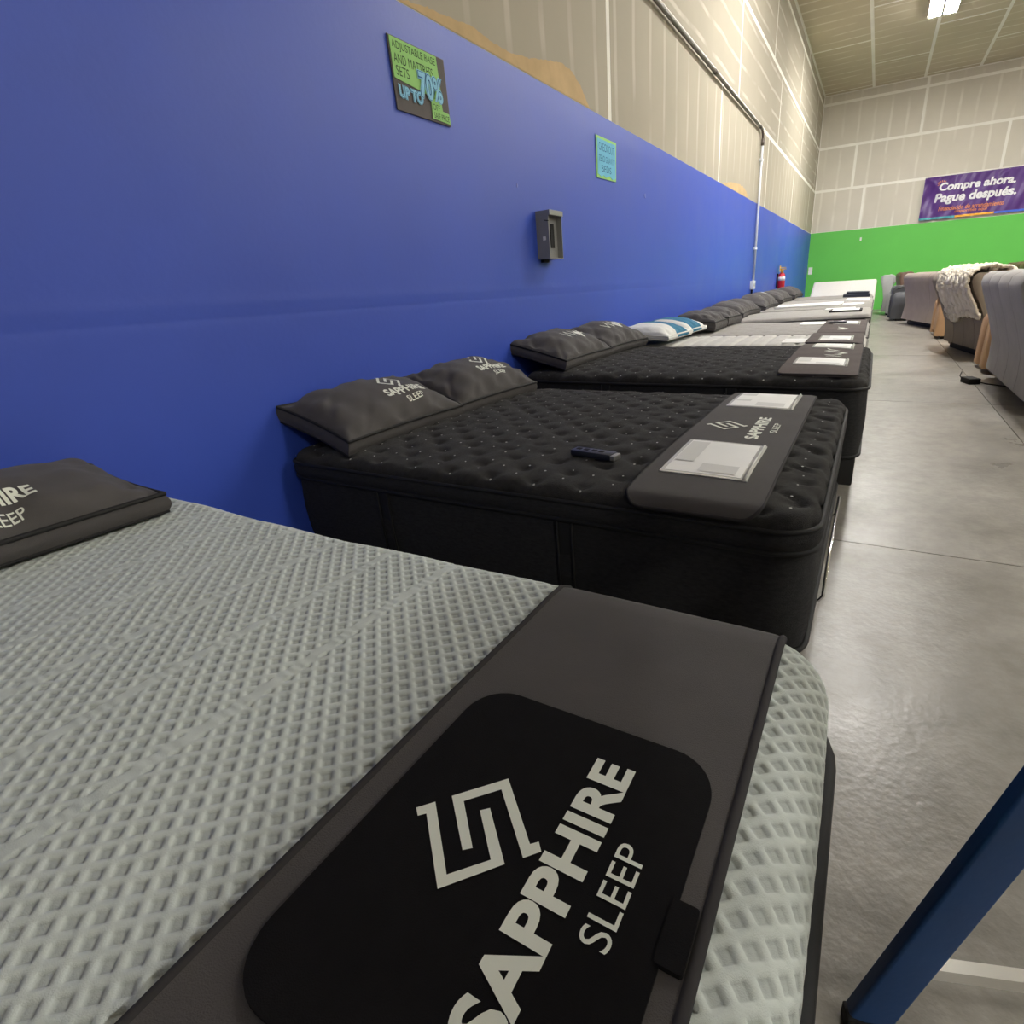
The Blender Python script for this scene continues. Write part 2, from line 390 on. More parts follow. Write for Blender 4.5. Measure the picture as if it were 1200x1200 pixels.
# ------------------------------------------------------------------ beds
class Surf:
    """rolled-over top of a mattress: flat rectangle whose edges and corners turn down"""
    def __init__(s, x0, x1, y0, y1, zt, rc=.12, r=.05, crown=.0, lift=0.0):
        s.x0, s.x1, s.y0, s.y1, s.zt, s.rc, s.r, s.crown, s.lift = x0, x1, y0, y1, zt, rc, r, crown, lift
    def __call__(s, px, py, off=0.0):
        px, py = np.broadcast_arrays(np.asarray(px, float), np.asarray(py, float))
        cx = np.clip(px, s.x0+s.rc, s.x1-s.rc); cy = np.clip(py, s.y0+s.rc, s.y1-s.rc)
        dx, dy = px-cx, py-cy; D = np.hypot(dx, dy); Ds = np.maximum(D, 1e-9); nx, ny = dx/Ds, dy/Ds
        a = s.rc-s.r; t = np.maximum(D-a, 0); ang = np.minimum(t/s.r, PI/2)
        h = np.where(D <= a, D, a+s.r*np.sin(ang)); drop = s.r*(1-np.cos(ang))+np.maximum(t-s.r*PI/2, 0)
        u = np.clip((px-s.x0)/(s.x1-s.x0), 0, 1); v = np.clip((py-s.y0)/(s.y1-s.y0), 0, 1)
        cr = s.crown*(1-(2*np.abs(u-.5))**5)*(1-(2*np.abs(v-.5))**5)
        X = cx+nx*h+nx*np.sin(ang)*off; Y = cy+ny*h+ny*np.sin(ang)*off; Z = s.zt-drop+cr+np.cos(ang)*off+s.lift*u
        return np.stack([X, Y, Z], -1)
    def pt(s, px, py, off=0.0): return tuple(s(px, py, off))
    def span(s, side=0.0): return s.r*PI/2-s.r+side

def outline(x0, x1, y0, y1, rc, n=7, m=10):
    P, N = [], []
    cs = [(x1-rc, y0+rc, -90), (x1-rc, y1-rc, 0), (x0+rc, y1-rc, 90), (x0+rc, y0+rc, 180)]
    for q, (cx, cy, a0) in enumerate(cs):
        for k in range(n+1):
            a = R(a0+90*k/n); P.append((cx+rc*math.cos(a), cy+rc*math.sin(a))); N.append((math.cos(a), math.sin(a)))
        nx_, ny_, na = cs[(q+1) % 4]; a = R(a0+90)
        p0 = P[-1]; p1 = (nx_+rc*math.cos(a), ny_+rc*math.sin(a))
        for k in range(1, m):
            P.append((p0[0]+(p1[0]-p0[0])*k/m, p0[1]+(p1[1]-p0[1])*k/m)); N.append((math.cos(a), math.sin(a)))
    return np.array(P), np.array(N)

def sweep(name, rect, rc, prof, m, parent, smooth=True, fz=None):
    P, N = outline(*rect, rc)
    G = np.array([[(p[0]+n[0]*o, p[1]+n[1]*o, z+(fz(p[0]) if fz else 0)) for o, z in prof] for p, n in zip(P, N)])
    return grid(name, G, m, parent, smooth, closed_u=True)

def ring(name, rect, rc, z, r, m, parent, out=0.0, fz=None, wob=0.0):
    P, N = outline(*rect, rc)
    pts = [(p[0]+n[0]*out, p[1]+n[1]*out, z+(fz(p[0]) if fz else 0)+wob*math.sin(i*.7)) for i, (p, n) in enumerate(zip(P, N))]
    return MB().tube(pts, r, 8, closed=True).build(name, m, parent, True)

def sheet(name, S, x0, x1, y0, y1, rc, lo, hi, m, parent, step=.03, wav=0.0, edge=None, edge_r=.005, side=0.0):
    """thin flexible sheet with rounded corners lying on a mattress surface"""
    nx = max(4, int((x1-x0)/step)); ny = max(4, int((y1-y0)/step))
    k = max(rc, 1e-4)
    xs_ = np.unique(np.concatenate([np.linspace(x0, x1, nx+1), x0+k*(1-np.cos(np.linspace(0, PI/2, 6))), x1-k*(1-np.cos(np.linspace(0, PI/2, 6)))]))
    ys_ = np.unique(np.concatenate([np.linspace(y0, y1, ny+1), y0+k*(1-np.cos(np.linspace(0, PI/2, 6))), y1-k*(1-np.cos(np.linspace(0, PI/2, 6)))]))
    X, Y = np.meshgrid(xs_, ys_, indexing='ij')
    cx = np.clip(X, x0+k, x1-k); cy = np.clip(Y, y0+k, y1-k); d = np.hypot(X-cx, Y-cy); f = np.where(d > k, k/np.maximum(d, 1e-9), 1)
    # squeeze the corner squares onto the quarter discs
    mx = np.maximum(np.abs(X-cx), np.abs(Y-cy)); f = np.where(d > 1e-9, mx/np.maximum(d, 1e-9), 1)
    X = cx+(X-cx)*f; Y = cy+(Y-cy)*f
    wv = wav*(np.sin(Y*9+X*4)+.6*np.sin(Y*23-X*11)) if wav else 0
    top = S(X, Y, hi+wv); n0, n1 = X.shape
    V = top.reshape(-1, 3); idx = np.arange(n0*n1).reshape(n0, n1)
    F = np.stack([idx[:-1, :-1], idx[1:, :-1], idx[1:, 1:], idx[:-1, 1:]], -1).reshape(-1, 4).tolist()
    b = list(idx[:, 0])+list(idx[-1, 1:])+list(idx[-2::-1, -1])+list(idx[0, -2:0:-1])
    low = S(X, Y, lo).reshape(-1, 3)[b]; n = len(V)
    V = np.vstack([V, low]); L = len(b)
    F += [(b[i], n+i, n+(i+1) % L, b[(i+1) % L]) for i in range(L)]
    o = pyd(name, V, F, m, parent); autosmooth(o, 50)
    if edge:
        pts = [tuple(top.reshape(-1, 3)[i]-(0, 0, (hi-lo)*.4)) for i in b]
        MB().tube(pts, edge_r, 8, closed=True).build('edge_binding', edge, parent, True)
    return o

def tufts(S, X, Y, px=.17, py=.16, depth=.016, foot=False):
    """button dimples on a staggered lattice; returns offset"""
    p = (X-S.x0)/px; q = (Y-S.y0-.04)/py
    z = np.zeros_like(X)
    for s in (0, .5):
        a = (p+s-np.round(p+s))*px; b = (q+s-np.round(q+s))*py
        z -= depth*np.exp(-((a/.026)**2+(b/.018)**2))+depth*.18*np.exp(-((a/.06)**2+(b/.06)**2))
    return z

def base_frame(label, x0, x1, y0, y1, zb, bar=False, group='low black bed bases'):
    t = thing('adjustable_bed', label, 'bed', ((x0+x1)/2, (y0+y1)/2, 0))
    hx, hy = (x1-x0)/2-.012, (y1-y0)/2-.02
    autosmooth(MB().box(-hx, hx, -hy, hy, .13, zb-.004, .012).build('platform', M['base'], t))
    for sx in (-1, 1):
        for sy in (-1, 1):
            MB().lathe([(.022, 0), (.024, .01), (.028, .13)], 12, (sx*(hx-.12), sy*(hy-.12), 0)).build('leg', M['base'], t, True)
    if bar:
        xx = hx+.037
        pts = [(hx-.02, -hy*.5, zb-.03), (xx-.012, -hy*.5, zb-.03), (xx, -hy*.5, zb-.01), (xx, -hy*.48, zb+.06), (xx, -hy*.44, zb+.075), (xx, hy*.44, zb+.075), (xx, hy*.48, zb+.06), (xx, hy*.5, zb-.01), (xx-.012, hy*.5, zb-.03), (hx-.02, hy*.5, zb-.03)]
        MB().tube(pts, .006, 8).build('retainer_bar', M['chrome'], t, True)
    return t

def hybrid(label, x0, x1, y0, y1, zt, edge_drop, zp, zb, mats, straps=(), gusset=True, dots=True, res=.017, lift=0.0, tdepth=.016, crown=.03, foot_cuts=True, r=.05):
    t = thing('mattress', label, 'mattress', (x0, y0, zb))
    top, side, pip = mats
    S = Surf(x0, x1, y0, y1, zt-crown, .10, r, crown, lift)
    fz = (lambda x: lift*(x-x0)/(x1-x0)) if lift else None
    e = S.r*PI/2-S.r
    X, Y = np.meshgrid(np.arange(x0-e, x1+e+res*.5, res), np.arange(y0-e, y1+e+res*.5, res), indexing='ij')
    off = tufts(S, X, Y, depth=tdepth) if tdepth else np.zeros_like(X)
    if foot_cuts:
        for yc in np.arange(y0+.16, y1-.1, .235):
            off -= .016*np.exp(-(((Y-yc)-(X-x1+.09)*-.5)/.012)**2-((X-(x1-.085))/.035)**2)
    wob = .003*np.sin(X*37+Y*11)*np.sin(Y*41-X*7)
    P = S(X, Y, off+wob)
    P = P-np.array([x0, y0, zb])
    grid('quilted_top', P, top, t)
    o0 = (x0, y0, zb)
    def rel(o): o.location = (-x0, -y0, -zb); return o
    ze = zt-crown-S.r
    if gusset:
        rel(ring('upper_piping', (x0, x1, y0, y1), .10, ze, .007, pip, t, .002, fz, .0015))
        zg = np.linspace(ze, zp, 7)
        rel(sweep('side_gusset', (x0, x1, y0, y1), .10, [(.010*math.sin(PI*k/6), z) for k, z in enumerate(zg)], side, t, fz=fz))
        rel(ring('lower_piping', (x0, x1, y0, y1), .10, zp, .008, pip, t, .002, fz, .0015))
    else:
        rel(ring('piping', (x0, x1, y0, y1), .10, ze, .008, pip, t, .002, fz, .001)); zp = ze
    zg = np.linspace(zp, zb, 9)
    rel(sweep('border_panel', (x0, x1, y0, y1), .10, [(-.006+.012*math.sin(PI*k/8), z) for k, z in enumerate(zg)], side, t, fz=fz))
    rel(ring('bottom_piping', (x0, x1, y0, y1), .10, zb+.008, .008, pip, t, .002, fz))
    for sx in straps:
        for yy_, s in ((y0, -1), (y1, 1)):
            mb = MB()
            mb.box(sx-.026, sx+.026, yy_+s*.001-.004, yy_+s*.001+.004+.004, zb+.01, zp-.008, .002)
            for d in (-.026, .026): mb.tube([(sx+d, yy_+s*.006, zb+.01), (sx+d, yy_+s*.010, (zb+zp)/2), (sx+d, yy_+s*.006, zp-.008)], .004, 6)
            rel(mb.build('side_strap', pip, t, True))
    if dots:
        mb = MB(); n = 6
        for i, px in enumerate(np.arange(x0+.05, x1-.02, .082)):
            for j, py in enumerate(np.arange(y0+.02+(.041 if i % 2 else 0), y1-.01, .085)):
                px2, py2 = px+random.uniform(-.006, .006), py+random.uniform(-.006, .006)
                a = float(tufts(S, np.array(px2), np.array(py2), depth=tdepth)) if tdepth else 0
                if a < -.011: continue
                rr = random.uniform(.0028, .0042); c = S(px2, py2, a+.004)
                ring_ = [tuple(S(px2+rr*math.cos(2*PI*k/n), py2+rr*math.sin(2*PI*k/n), a+.0035)) for k in range(n)]
                mb.add(ring_+[tuple(c)], [(k, (k+1) % n, n) for k in range(n)])
        o = rel(mb.build('stitch_dots', M['dot'], t)); o['kind'] = 'stuff'
    return t, S

BLACK = (M['black_top'], M['black_border'], M['black_piping'])
# --- bed 1: pale waffle-knit foam mattress right below the eye
def waffle_bed():
    x0, x1, y0, y1, zt = -1.955, .022, -.72, .752, H-.495
    zb = .41
    t = thing('mattress', 'pale grey waffle-knit mattress nearest in the photo, under the big charcoal runner', 'mattress', (x0, y0, zb))
    S = Surf(x0, x1, y0, y1, zt, .10, .06)
    dx, dy = .0340, .0300
    e = S.r*PI/2-S.r+.10
    # grid lines follow the knit itself: every pit has its own straight edges, floor and rounded ridge
    offs = np.array([-.235, -.12, 0, .12, .235, .315, .5, .685])
    A = (np.arange(-190, 190)[:, None]+offs).reshape(-1)
    Ag, Bg = np.meshgrid(A, A, indexing='ij')
    p, q = (Ag+Bg)/2, (Ag-Bg)/2
    Y = q*dy; X = p*dx; X = X+(Y-.3)*.05; Y = Y-X*.02
    ok = (X > x0-e) & (X < x1+e) & (Y > y0-e) & (Y < y1+e)
    fo = ok[:-1, :-1] & ok[1:, :-1] & ok[1:, 1:] & ok[:-1, 1:]
    idx = np.full(Ag.shape, -1, dtype=np.int64)
    use = np.zeros(Ag.shape, bool); use[:-1, :-1] |= fo; use[1:, :-1] |= fo; use[1:, 1:] |= fo; use[:-1, 1:] |= fo
    idx[use] = np.arange(use.sum())
    F = np.stack([idx[:-1, :-1], idx[:-1, 1:], idx[1:, 1:], idx[1:, :-1]], -1)[fo]
    X, Y, Av, Bv = X[use], Y[use], Ag[use], Bg[use]
    s = np.maximum(np.abs(Av-np.round(Av)), np.abs(Bv-np.round(Bv)))          # 0 at a pit's centre, .5 on the ridge
    depth = np.interp(s, [0, .10, .13, .235, .315, .5], [-.0024, -.0024, -.0031, -.0031, -.0008, 0])
    Xs = X-(Y-.3)*.05
    nband = np.round((Xs+.69)/.165); xb = -.69+nband*.165
    d = np.abs(Xs-xb); on = (nband <= 0)
    fl = np.where(on, np.clip((.0125-d)/.003, 0, 1), 0)
    pucker = .0006*np.sin(Y*300+np.sin(Y*70)*3)
    depth = depth*(1-fl)+(-.0010+pucker)*fl-.0016*np.where(on, np.exp(-((d-.0125)/.002)**2), 0)
    depth = depth+.0035*np.sin(X*5.1+1)*np.sin(Y*6.3)+.0016*np.sin(X*17)*np.sin(Y*13+1)
    P = S(X, Y, depth)-np.array([x0, y0, zb])
    me = bpy.data.meshes.new('waffle_top')
    me.vertices.add(len(P)); me.vertices.foreach_set('co', P.astype(np.float32).reshape(-1))
    me.loops.add(F.size); me.loops.foreach_set('vertex_index', F.reshape(-1).astype(np.int32))
    me.polygons.add(len(F)); me.polygons.foreach_set('loop_start', np.arange(0, F.size, 4, dtype=np.int32)); me.polygons.foreach_set('loop_total', np.full(len(F), 4, dtype=np.int32))
    me.update(calc_edges=True)
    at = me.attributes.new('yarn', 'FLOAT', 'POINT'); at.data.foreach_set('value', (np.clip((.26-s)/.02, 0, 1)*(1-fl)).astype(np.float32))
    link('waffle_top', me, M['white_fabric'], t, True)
    zs = zt-S.r-.095
    def rel(o): o.location = (-x0, -y0, -zb); return o
    rel(ring('tape_edge', (x0, x1, y0, y1), .10, zs, .012, M['black_piping'], t, .006))
    rel(sweep('border_panel', (x0, x1, y0, y1), .10, [(-.004, zs), (-.002, zs-.05), (-.006, zb+.01), (-.012, zb)], M['black_border'], t))
    b = base_frame('low black base under the nearest waffle-knit mattress', x0, x1, y0, y1, zb)
    return t, S
bed1, S1 = waffle_bed()

def runner(label, S, x0, x1, y0, y1, m, rc=.05, t=.009, wav=.0015, edge_r=.0045, group=None):
    cx, cy = (x0+x1)/2, (y0+y1)/2
    root = thing('bed_runner', label, 'bed runner', (0, 0, 0), 0, group)
    sheet('runner_cloth', S, x0, x1, y0, y1, rc, .0015, t, m, root, .03, wav, M['binding'], edge_r)
    return root
def plastic_pocket(root, S, x0, x1, y0, y1, off):
    o = sheet('plastic_pocket', S, x0, x1, y0, y1, .002, off-.004, off+.001, M['sleeve'], root, .03, .0006)
    sheet('paper_insert', S, x0+.012, x1-.02, y0+.014, y1-.012, .002, off, off+.002, M['paper'], o, .05, .0006)
    w_, h_ = x1-x0, y1-y0
    mb = MB()
    for (a, b, c, d) in [(.06, .30, .30, .92), (.42, .85, .08, .28)]:
        V = [S.pt(x0+w_*a, y0+h_*c, off+.0035), S.pt(x0+w_*b, y0+h_*c, off+.0035), S.pt(x0+w_*b, y0+h_*d, off+.0035), S.pt(x0+w_*a, y0+h_*d, off+.0035)]
        mb.add(V, [(0, 1, 2, 3)])
    mb.build('printed_block', M['ink'], o)
    MB().tube([S.pt(x1-.008, y0+.004, off+.003), S.pt(x1-.008, (y0+y1)/2, off+.004), S.pt(x1-.008, y1-.004, off+.003)], .005, 8).build('rolled_edge', M['sleeve'], o, True)

k1 = .952
run1 = runner('big charcoal runner with black wordmark pad across the nearest waffle-knit mattress', S1, -.445*k1, -.057*k1, -.66, .83, M['runner'], .012, .008, .0008, .006)
sheet('wordmark_pad', S1, -.405*k1, -.082*k1, .075, .462*k1, .05, .006, .0125, M['black_pocket'], run1, .02)
fn1 = lambda u, v: S1.pt(-v, u, .0135)
mb = MB()
for P in LOGO: poly(mb, [((u+.279)*.951, (v+.2885)*.951) for u, v in P], fn1)
mb.build('printed_emblem', M['print'], run1)['label'] = 'off-white interlocking bracket emblem'
mb = MB(); put_text(mb, 'SAPPHIRE', .035, .136*.951, .413*.951, .1655*.951, .2135*.951, fn1)
put_text(mb, 'SLEEP', .0, .2352*.951, .331*.951, .1215*.951, .1500*.951, fn1)
mb.build('printed_wordmark', M['print'], run1)['label'] = 'off-white printed wordmark'
sheet('elastic_tab', S1, -.083, -.060, .236, .288, .003, .006, .0145, M['black_pocket'], run1, .02)['label'] = 'short black elastic tab'

# --- bed 2
k2 = .947
bed2, S2 = hybrid('black pillow-top mattress with pale stitch dots and a wordmark runner, second from the viewer', -2.055, -.045, 1.29, 2.83, H-.527, 0, H-.648, .22, BLACK, straps=(-1.51, -.74), res=.011, crown=.022, r=.04)
base_frame('low black base with chrome retainer bar under the second mattress', -2.055, -.045, 1.29, 2.83, .22, True)
run2 = runner('dark grey runner with two clear pockets and wordmark across the second mattress', S2, -.548, -.178, 1.288, 2.80, M['runner'], .05, .012, .001, .005)
kk = .98
plastic_pocket(run2, S2, -.502, -.246, 1.462, 1.805, .014)
plastic_pocket(run2, S2, -.512, -.238, 2.385, 2.755, .014)
mb = MB(); fn2 = lambda u, v: S2.pt(-v, u, .0145)
logo(mb, 2.045, .432, 1.05, fn2)
mb.build('printed_emblem', M['print'], run2)['label'] = 'off-white interlocking bracket emblem'
mb = MB(); put_text(mb, 'SAPPHIRE', .035, 1.88, 2.21, .292, .338, fn2); put_text(mb, 'SLEEP', 0, 1.99, 2.13, .246, .27, fn2)
mb.build('printed_wordmark', M['print'], run2)['label'] = 'off-white printed wordmark'
rem = thing('remote_control', 'black handheld remote lying on the second black mattress beside its runner', 'remote', (-.76, 1.555, H-.528), R(-8))
M['remote'] = mat('remote_plastic', (24, 27, 40), .3, spec=.6)
autosmooth(MB().box(-.085, .075, -.024, .024, 0, .022, .006).build('body', M['remote'], rem))
autosmooth(MB().box(.072, .09, -.022, .022, .001, .019, .004).build('end_cap', M['steel'], rem))
for i in range(4): MB().box(-.07+.03*i, -.052+.03*i, -.008, .008, .0215, .0235, .001).build('button', M['binding'], rem)

# --- bed 3
bed3, S3 = hybrid('black quilted mattress third from the viewer, under the runner with the white flourish', -1.99, .035, 3.0, 4.5, H-.468, 0, H-.55, .28, BLACK, straps=(-1.372, -.622), gusset=False, res=.018, crown=.03, foot_cuts=False, r=.045)
base_frame('low black base under the third mattress', -1.99, .035, 3.0, 4.5, .28)
run3 = runner('grey runner with white flourish and two paper pockets on the third mattress', S3, -.40, -.022, 3.06, 4.47, M['runner_brown'], .03, .014, .002, .005)
plastic_pocket(run3, S3, -.355, -.08, 3.30, 3.56, .0155)
plastic_pocket(run3, S3, -.33, -.075, 4.08, 4.40, .0155)
mb = MB(); wave_mark(mb, 3.82, .17, 1.3, lambda u, v: S3.pt(-v, u, .0165)); mb.build('printed_emblem', M['print'], run3)['label'] = 'white flourish emblem'

# --- beds 4 and 5 side by side: ribbed white, then grey
def plain_bed(label, x0, x1, y0, y1, zt, zb, top, side, pip, lift=0.0, ribs=False, res=.03, crown=.012, r=.04, base=True, tdepth=0.0):
    t = thing('mattress', label, 'mattress', (x0, y0, zb))
    S = Surf(x0, x1, y0, y1, zt-crown, .09, r, crown, lift)
    fz = (lambda x: lift*(x-x0)/(x1-x0)) if lift else None
    e = S.r*PI/2-S.r
    X, Y = np.meshgrid(np.arange(x0-e, x1+e+res*.5, res if not ribs else .012), np.arange(y0-e, y1+e+res*.5, res), indexing='ij')
    off = .002*np.sin(X*21)*np.sin(Y*19)
    if ribs: off = -.012*np.exp(-(((X/.12)-np.round(X/.12))*.12/.012)**2)-.006*np.exp(-(((Y/.34)-np.round(Y/.34))*.34/.014)**2)
    if tdepth: off = off+tufts(S, X, Y, .3, .3, tdepth)
    grid('quilted_top', S(X, Y, off)-np.array([x0, y0, zb]), top, t)
    ze = zt-crown-S.r
    def rel(o): o.location = (-x0, -y0, -zb); return o
    rel(ring('piping', (x0, x1, y0, y1), .09, ze, .008, pip, t, .002, fz))
    rel(sweep('border_panel', (x0, x1, y0, y1), .09, [(-.006+.012*math.sin(PI*k/6), z) for k, z in enumerate(np.linspace(ze, zb, 7))], side, t, fz=fz))
    if base: base_frame('low black base under '+base, x0, x1, y0, y1, zb)
    return t, S
bed4, S4 = plain_bed('white ribbed mattress behind the third black mattress, with the striped pillows', -1.95, -.005, 4.56, 5.40, H-.487, .30, M['rib_white'], M['rib_white'], M['grey_top'], ribs=True, base='the white ribbed mattress')
bed5, S5 = plain_bed('plain grey mattress right behind the white ribbed one', -1.95, -.005, 5.415, 6.93, H-.487, .30, M['grey_top2'], M['grey_side'], M['grey_side'], base='the plain grey mattress', tdepth=.01)
run5 = runner('brownish runner with small white mark across the plain grey mattress', S5, -.41, -.035, 5.38, 6.85, M['runner_brown'], .02, .014, .002, .005)
plastic_pocket(run5, S5, -.33, -.09, 6.2, 6.56, .0155)
mb = MB(); wave_mark(mb, 5.72, .22, .9, lambda u, v: S5.pt(-v, u, .0165)); mb.build('printed_emblem', M['print'], run5)['label'] = 'small white emblem'

def card(label, S, x0, x1, y0, y1, off=.004, frame=True, name='price_card', cat='card'):
    t = thing(name, label, cat)
    if frame:
        sheet('holder', S, x0, x1, y0, y1, .004, .001, off, M['binding'], t, .1)
        d = .028
        sheet('paper', S, x0+d, x1-d, y0+d*1.6, y1-d*1.6, .002, off-.001, off+.002, M['paper'], t, .1)
    else:
        sheet('paper', S, x0, x1, y0, y1, .003, .001, off, M['paper'], t, .1)
    return t
card('white paper card lying on the white ribbed mattress beside the runner', S4, -.60, -.37, 4.65, 4.92, .005, False)
card('white paper sheet near the runner on the plain grey mattress', S5, -.66, -.40, 6.35, 6.75, .005, False)
run4 = runner('short brownish runner with one paper pocket on the foot of the white ribbed mattress', S4, -.42, -.035, 4.60, 5.375, M['runner_brown'], .015, .014, .002, .005)
plastic_pocket(run4, S4, -.34, -.10, 4.70, 5.02, .0155)
rem5 = thing('remote_control', 'small dark remote on the runner of the plain grey mattress', 'remote', (-.30, 6.28, H-.47), R(20))
autosmooth(MB().box(-.08, .08, -.05, .05, 0, .02, .008).build('body', M['remote'], rem5)); MB().box(-.03, .05, -.02, .02, .019, .023).build('button', M['binding'], rem5)

# --- beds 6 to 9 receding to the far wall
bed6, S6 = plain_bed('pale grey mattress sixth from the viewer, foot end slightly raised, with framed cards', -1.93, -.005, 7.16, 8.62, H-.485, .31, M['grey_top2'], M['grey_side'], M['grey_side'], lift=.05, base='the sixth mattress')
card('dark framed card on the near foot corner of the sixth mattress', S6, -.46, -.11, 7.55, 8.0, .02)
card('white card on the sixth mattress beyond the framed one', S6, -.55, -.2, 8.15, 8.45, .01, False)
bed7, S7 = plain_bed('grey mattress seventh from the viewer under a long white sheet', -1.93, -.01, 8.85, 10.35, H-.475, .31, M['grey_top'], M['grey_side'], M['grey_side'], lift=.03, base='the seventh mattress')
sh = thing('folded_sheet', 'long folded white sheet lying across the seventh mattress', 'sheet')
sheet('cloth', S7, -1.35, -.42, 9.3, 10.2, .02, .001, .02, M['white_cotton'], sh, .08, .003)
MB().tube([S7.pt(-1.33, 9.32, .012), S7.pt(-.9, 9.31, .014), S7.pt(-.44, 9.32, .012)], .01, 8).build('fold', M['white_cotton'], sh, True)
card('white card beside the long white sheet on the seventh mattress', S7, -.40, -.12, 9.2, 9.7, .015, False)
bed8, S8 = plain_bed('light mattress eighth from the viewer with dark papers on its foot', -1.93, -.01, 10.6, 12.1, H-.47, .31, M['grey_top2'], M['grey_side'], M['grey_side'], lift=.02, base='the eighth mattress')
card('white card on the foot of the eighth mattress', S8, -.42, -.06, 10.8, 11.4, .02, False)
bed9, S9 = plain_bed('dark grey mattress ninth from the viewer below the tall white one', -1.93, -.03, 12.4, 13.9, H-.46, .31, M['grey_top'], M['grey_side'], M['grey_side'], base='the ninth mattress')
M['navy'] = mat('navy_cloth', (36, 40, 54), .8, .1, 20)
dk = thing('folded_blanket', 'folded navy blanket on the foot of the ninth mattress', 'blanket')
sheet('blanket_fold', S9, -.55, -.08, 12.55, 13.2, .04, .001, .05, M['navy'], dk, .06, .003); sheet('blanket_fold', S9, -.50, -.10, 12.65, 13.1, .04, .045, .09, M['navy'], dk, .06, .003)
# the last one: tall white mattress on a raised base, its near side facing us
bed10 = thing('mattress', 'tall white mattress by the green wall, last of the row', 'mattress', (-.75, 16.6, 0))
def rbox(x0, x1, y0, y1, z0, z1, r, rot=None, at=(0, 0, 0)):
    return MB().box(x0, x1, y0, y1, z0, z1, r, rot, at)
rt_ = Matrix.Rotation(R(-24), 3, 'X')
autosmooth(rbox(-.82, .76, -.85, .85, -.14, .14, .06, Matrix.Rotation(R(24), 3, 'X'), (0, .55, .50)).build('mattress_body', M['rib_white'], bed10), 60)
MB().tube([tuple(Matrix.Rotation(R(24), 3, 'X') @ Vector(p)+Vector((0, .55, .50))) for p in [(-.80, -.83, .1), (.74, -.83, .1), (.74, .83, .1), (-.80, .83, .1)]], .012, 8, closed=True).build('piping', M['rib_white'], bed10, True)
autosmooth(MB().box(-.80, .74, -.25, 1.4, .0, .30, .02).build('raised_base', M['grey_side'], bed10))
autosmooth(MB().box(-.70, .64, .35, 1.2, .29, .60, .02).build('head_lift', M['base'], bed10))

# ------------------------------------------------------------------ pillows
def pillow_fn(a, b, h, seed, n=2.4, wr=.010, sag=.0):
    rnd = random.Random(seed); ph = [rnd.uniform(0, 6.28) for _ in range(8)]
    def f(u, v):
        """u,v in -1..1 -> x,y,z of the upper cover (z above the seam)"""
        au, av = min(abs(u), 1), min(abs(v), 1)
        k = max((1-au**n)*(1-av**n), 0)**.58
        x = a*u*(1-.05*(1-av**2)); y = b*v*(1-.045*(1-au**2))
        e = (1-max(au, av))
        w_ = wr*math.exp(-e/.35)*min(1, e/.06)*(math.sin(v*9+ph[0]+2*u)+.7*math.sin(v*17+ph[1]-3*u)+.5*math.sin(u*13+ph[2]+v*2))
        w_ += wr*.5*math.sin(u*3+ph[3])*math.sin(v*4+ph[4])*k
        w_ -= wr*1.2*max(0, math.sin(v*11+u*6+ph[5]))**4*min(1, e/.1)*math.exp(-e/.4)
        return x, y, h*k+w_+sag*v*k
    return f
